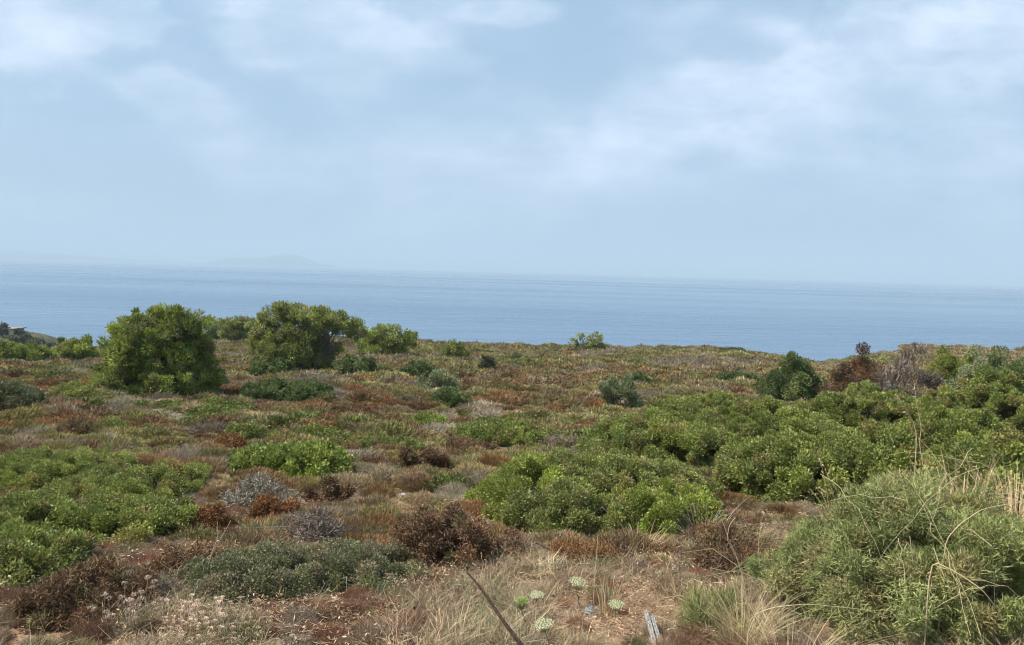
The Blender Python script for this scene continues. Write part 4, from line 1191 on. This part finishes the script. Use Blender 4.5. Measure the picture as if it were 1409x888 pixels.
# ------------------------------------------------------------------ world
SUN_DIR = Vector((-.62, -.05, 0)).normalized()
ELEV = math.radians(56)
w = bpy.data.worlds.new('World'); sc.world = w; w.use_nodes = True
nt = w.node_tree; N = nt.nodes; L = nt.links; N.clear()
out = N.new('ShaderNodeOutputWorld'); bg = N.new('ShaderNodeBackground')
sky = N.new('ShaderNodeTexSky'); sky.sky_type = 'NISHITA'; sky.sun_disc = False
sky.sun_elevation = ELEV; sky.sun_rotation = math.atan2(SUN_DIR.x, SUN_DIR.y)
sky.air_density = 1.1; sky.dust_density = 3.0; sky.ozone_density = 1.0
tc = N.new('ShaderNodeTexCoord'); sp = N.new('ShaderNodeSeparateXYZ'); L.new(tc.outputs['Generated'], sp.inputs[0])
def mth(op, a_, b2=None, c=None, clamp=False):
    q = N.new('ShaderNodeMath'); q.operation = op; q.use_clamp = clamp
    for i_, vv in enumerate((a_, b2, c)):
        if vv is None: continue
        if isinstance(vv, (int, float)): q.inputs[i_].default_value = vv
        else: L.new(vv, q.inputs[i_])
    return q.outputs[0]
ysafe = mth('MAXIMUM', sp.outputs['Y'], .08)
U = mth('DIVIDE', sp.outputs['X'], ysafe); Vv_ = mth('DIVIDE', sp.outputs['Z'], ysafe)
cb = N.new('ShaderNodeCombineXYZ'); L.new(U, cb.inputs[0]); L.new(Vv_, cb.inputs[1])
def wn(scale, detail, off, st=(1, 1, 1)):
    mp = N.new('ShaderNodeMapping'); mp.inputs['Location'].default_value = off; mp.inputs['Scale'].default_value = st
    L.new(cb.outputs[0], mp.inputs[0])
    q = N.new('ShaderNodeTexNoise'); q.inputs['Scale'].default_value = scale; q.inputs['Detail'].default_value = detail
    q.inputs['Roughness'].default_value = .55
    L.new(mp.outputs[0], q.inputs['Vector']); return q.outputs[0]
nA = wn(7, 7, (3.1, 1.2, 0), (1, 1.7, 1)); nB = wn(3, 6, (8, 2, 0), (1, 1.8, 1)); nC = wn(18, 6, (1, 5, 0), (1, 1.6, 1))
def blobm(px_, py_, rx, ry, ang=0, soft=.5, amp=1.0, warp=.5):
    d = ray(px_, py_)
    du = mth('SUBTRACT', U, d.x); dv = mth('SUBTRACT', Vv_, d.z)
    ca, sa = math.cos(math.radians(ang)), math.sin(math.radians(ang))
    a1 = mth('MULTIPLY_ADD', dv, sa, mth('MULTIPLY', du, ca)); b1 = mth('MULTIPLY_ADD', du, -sa, mth('MULTIPLY', dv, ca))
    a1 = mth('DIVIDE', a1, rx/FPX); b1 = mth('DIVIDE', b1, ry/FPX)
    rr = mth('SQRT', mth('ADD', mth('MULTIPLY', a1, a1), mth('MULTIPLY', b1, b1)))
    wv = mth('ADD', mth('MULTIPLY_ADD', nA, warp*4.4, -warp*2.2), mth('MULTIPLY_ADD', nC, warp*1.5, -warp*.75))
    rr = mth('ADD', rr, wv)
    mr = N.new('ShaderNodeMapRange'); mr.interpolation_type = 'SMOOTHSTEP'
    mr.inputs[1].default_value = 1+soft*.5; mr.inputs[2].default_value = 1-soft; mr.inputs[3].default_value = 0; mr.inputs[4].default_value = amp
    L.new(rr, mr.inputs[0]); return mr.outputs[0]
BL = [(60, 20, 180, 95, 0, .35, .75), (235, 125, 85, 40, -15, .35, .7), (440, 45, 185, 70, -6, .4, .75), (690, 18, 90, 20, 0, .4, .9), (275, 165, 70, 60, 0, .9, .35),
      (640, 20, 120, 40, 0, .9, .4), (1090, 150, 330, 75, 12, .6, .8), (1330, 60, 230, 120, 10, .55, .8), (1400, 170, 250, 80, 8, .9, .45), (1060, 35, 60, 22, -10, .9, .7), (500, 110, 140, 60, -20, 1.0, .4),
      (745, 155, 40, 25, -20, .9, .4), (700, 190, 300, 60, 10, 1.0, .3), (50, 285, 140, 30, -5, 1.0, .35), (900, 250, 500, 70, 5, 1.0, .35)]
tot = None
for b2 in BL:
    q = blobm(*b2)
    # screen-style union
    tot = q if tot is None else mth('SUBTRACT', mth('ADD', tot, q), mth('MULTIPLY', tot, q))
# thin veil everywhere else (seen by other viewpoints too)
ve = N.new('ShaderNodeMapRange'); ve.inputs[1].default_value = .45; ve.inputs[2].default_value = .75; ve.inputs[3].default_value = .05; ve.inputs[4].default_value = .45
L.new(nB, ve.inputs[0])
tot = mth('SUBTRACT', mth('ADD', tot, ve.outputs[0]), mth('MULTIPLY', tot, ve.outputs[0]))
mpD = N.new('ShaderNodeMapping'); mpD.inputs['Rotation'].default_value = (0, 0, math.radians(-16)); mpD.inputs['Scale'].default_value = (1, 3.2, 1)
L.new(cb.outputs[0], mpD.inputs[0])
nDn = N.new('ShaderNodeTexNoise'); nDn.inputs['Scale'].default_value = 6; nDn.inputs['Detail'].default_value = 9; nDn.inputs['Roughness'].default_value = .62; nDn.inputs['Distortion'].default_value = .5
L.new(mpD.outputs[0], nDn.inputs['Vector']); nD = nDn.outputs[0]
tex = mth('ADD', mth('MULTIPLY_ADD', nD, 2.2, -1.1), mth('ADD', mth('MULTIPLY_ADD', nA, 1.1, .2), mth('MULTIPLY_ADD', nC, .9, -.2)))
tot = mth('MULTIPLY', tot, tex, clamp=True)
# cloud colour: white with grey-mauve bellies
cm = N.new('ShaderNodeMix'); cm.data_type = 'RGBA'
cm.inputs[6].default_value = (3.25, 4.25, 5.35, 1); cm.inputs[7].default_value = (5.0, 5.75, 6.9, 1)
gm = N.new('ShaderNodeMapRange'); gm.inputs[1].default_value = .38; gm.inputs[2].default_value = .62
L.new(nB, gm.inputs[0]); L.new(gm.outputs[0], cm.inputs[0])
# haze-tinted sky
hs = N.new('ShaderNodeMix'); hs.data_type = 'RGBA'; hs.inputs[0].default_value = .75
L.new(sky.outputs[0], hs.inputs[6]); hs.inputs[7].default_value = (2.3, 3.4, 4.75, 1)
fm = N.new('ShaderNodeMix'); fm.data_type = 'RGBA'
L.new(tot, fm.inputs[0]); L.new(hs.outputs[2], fm.inputs[6]); L.new(cm.outputs[2], fm.inputs[7])
L.new(fm.outputs[2], bg.inputs[0]); bg.inputs[1].default_value = .10
L.new(bg.outputs[0], out.inputs[0])

sl = bpy.data.lights.new('sun', 'SUN'); sl.energy = 5.0; sl.angle = math.radians(1.5); sl.color = (1, .94, .84)
so = bpy.data.objects.new('sun', sl); col.objects.link(so)
tosun = Vector((SUN_DIR.x*math.cos(ELEV), SUN_DIR.y*math.cos(ELEV), math.sin(ELEV)))
so.rotation_euler = tosun.to_track_quat('Z', 'Y').to_euler()
so.location = (-20, 0, 80)

# ------------------------------------------------------------------ camera
cd = bpy.data.cameras.new('camera'); cd.sensor_width = 36; cd.lens = FPX/1409*36
cd.clip_start = .05; cd.clip_end = 90000
co = bpy.data.objects.new('camera', cd); col.objects.link(co)
co.matrix_world = Matrix.Translation((0, 0, EYE)) @ R.to_4x4()
sc.camera = co

sc.render.resolution_x, sc.render.resolution_y = 1024, 645
cy = sc.cycles
cy.use_denoising = True; cy.filter_width = 1.1
cy.max_bounces = 5; cy.diffuse_bounces = 3; cy.glossy_bounces = 2; cy.transmission_bounces = 3; cy.transparent_max_bounces = 6; cy.volume_bounces = 0
cy.use_adaptive_sampling = True; cy.adaptive_threshold = .02
cy.sample_clamp_indirect = 6
sc.view_settings.view_transform = 'Standard'; sc.view_settings.look = 'None'; sc.view_settings.gamma = 1; sc.view_settings.exposure = .74
tf = sum(len(o.data.polygons) for o in sc.objects if o.type == 'MESH')
print('faces', tf, 'cover', n)
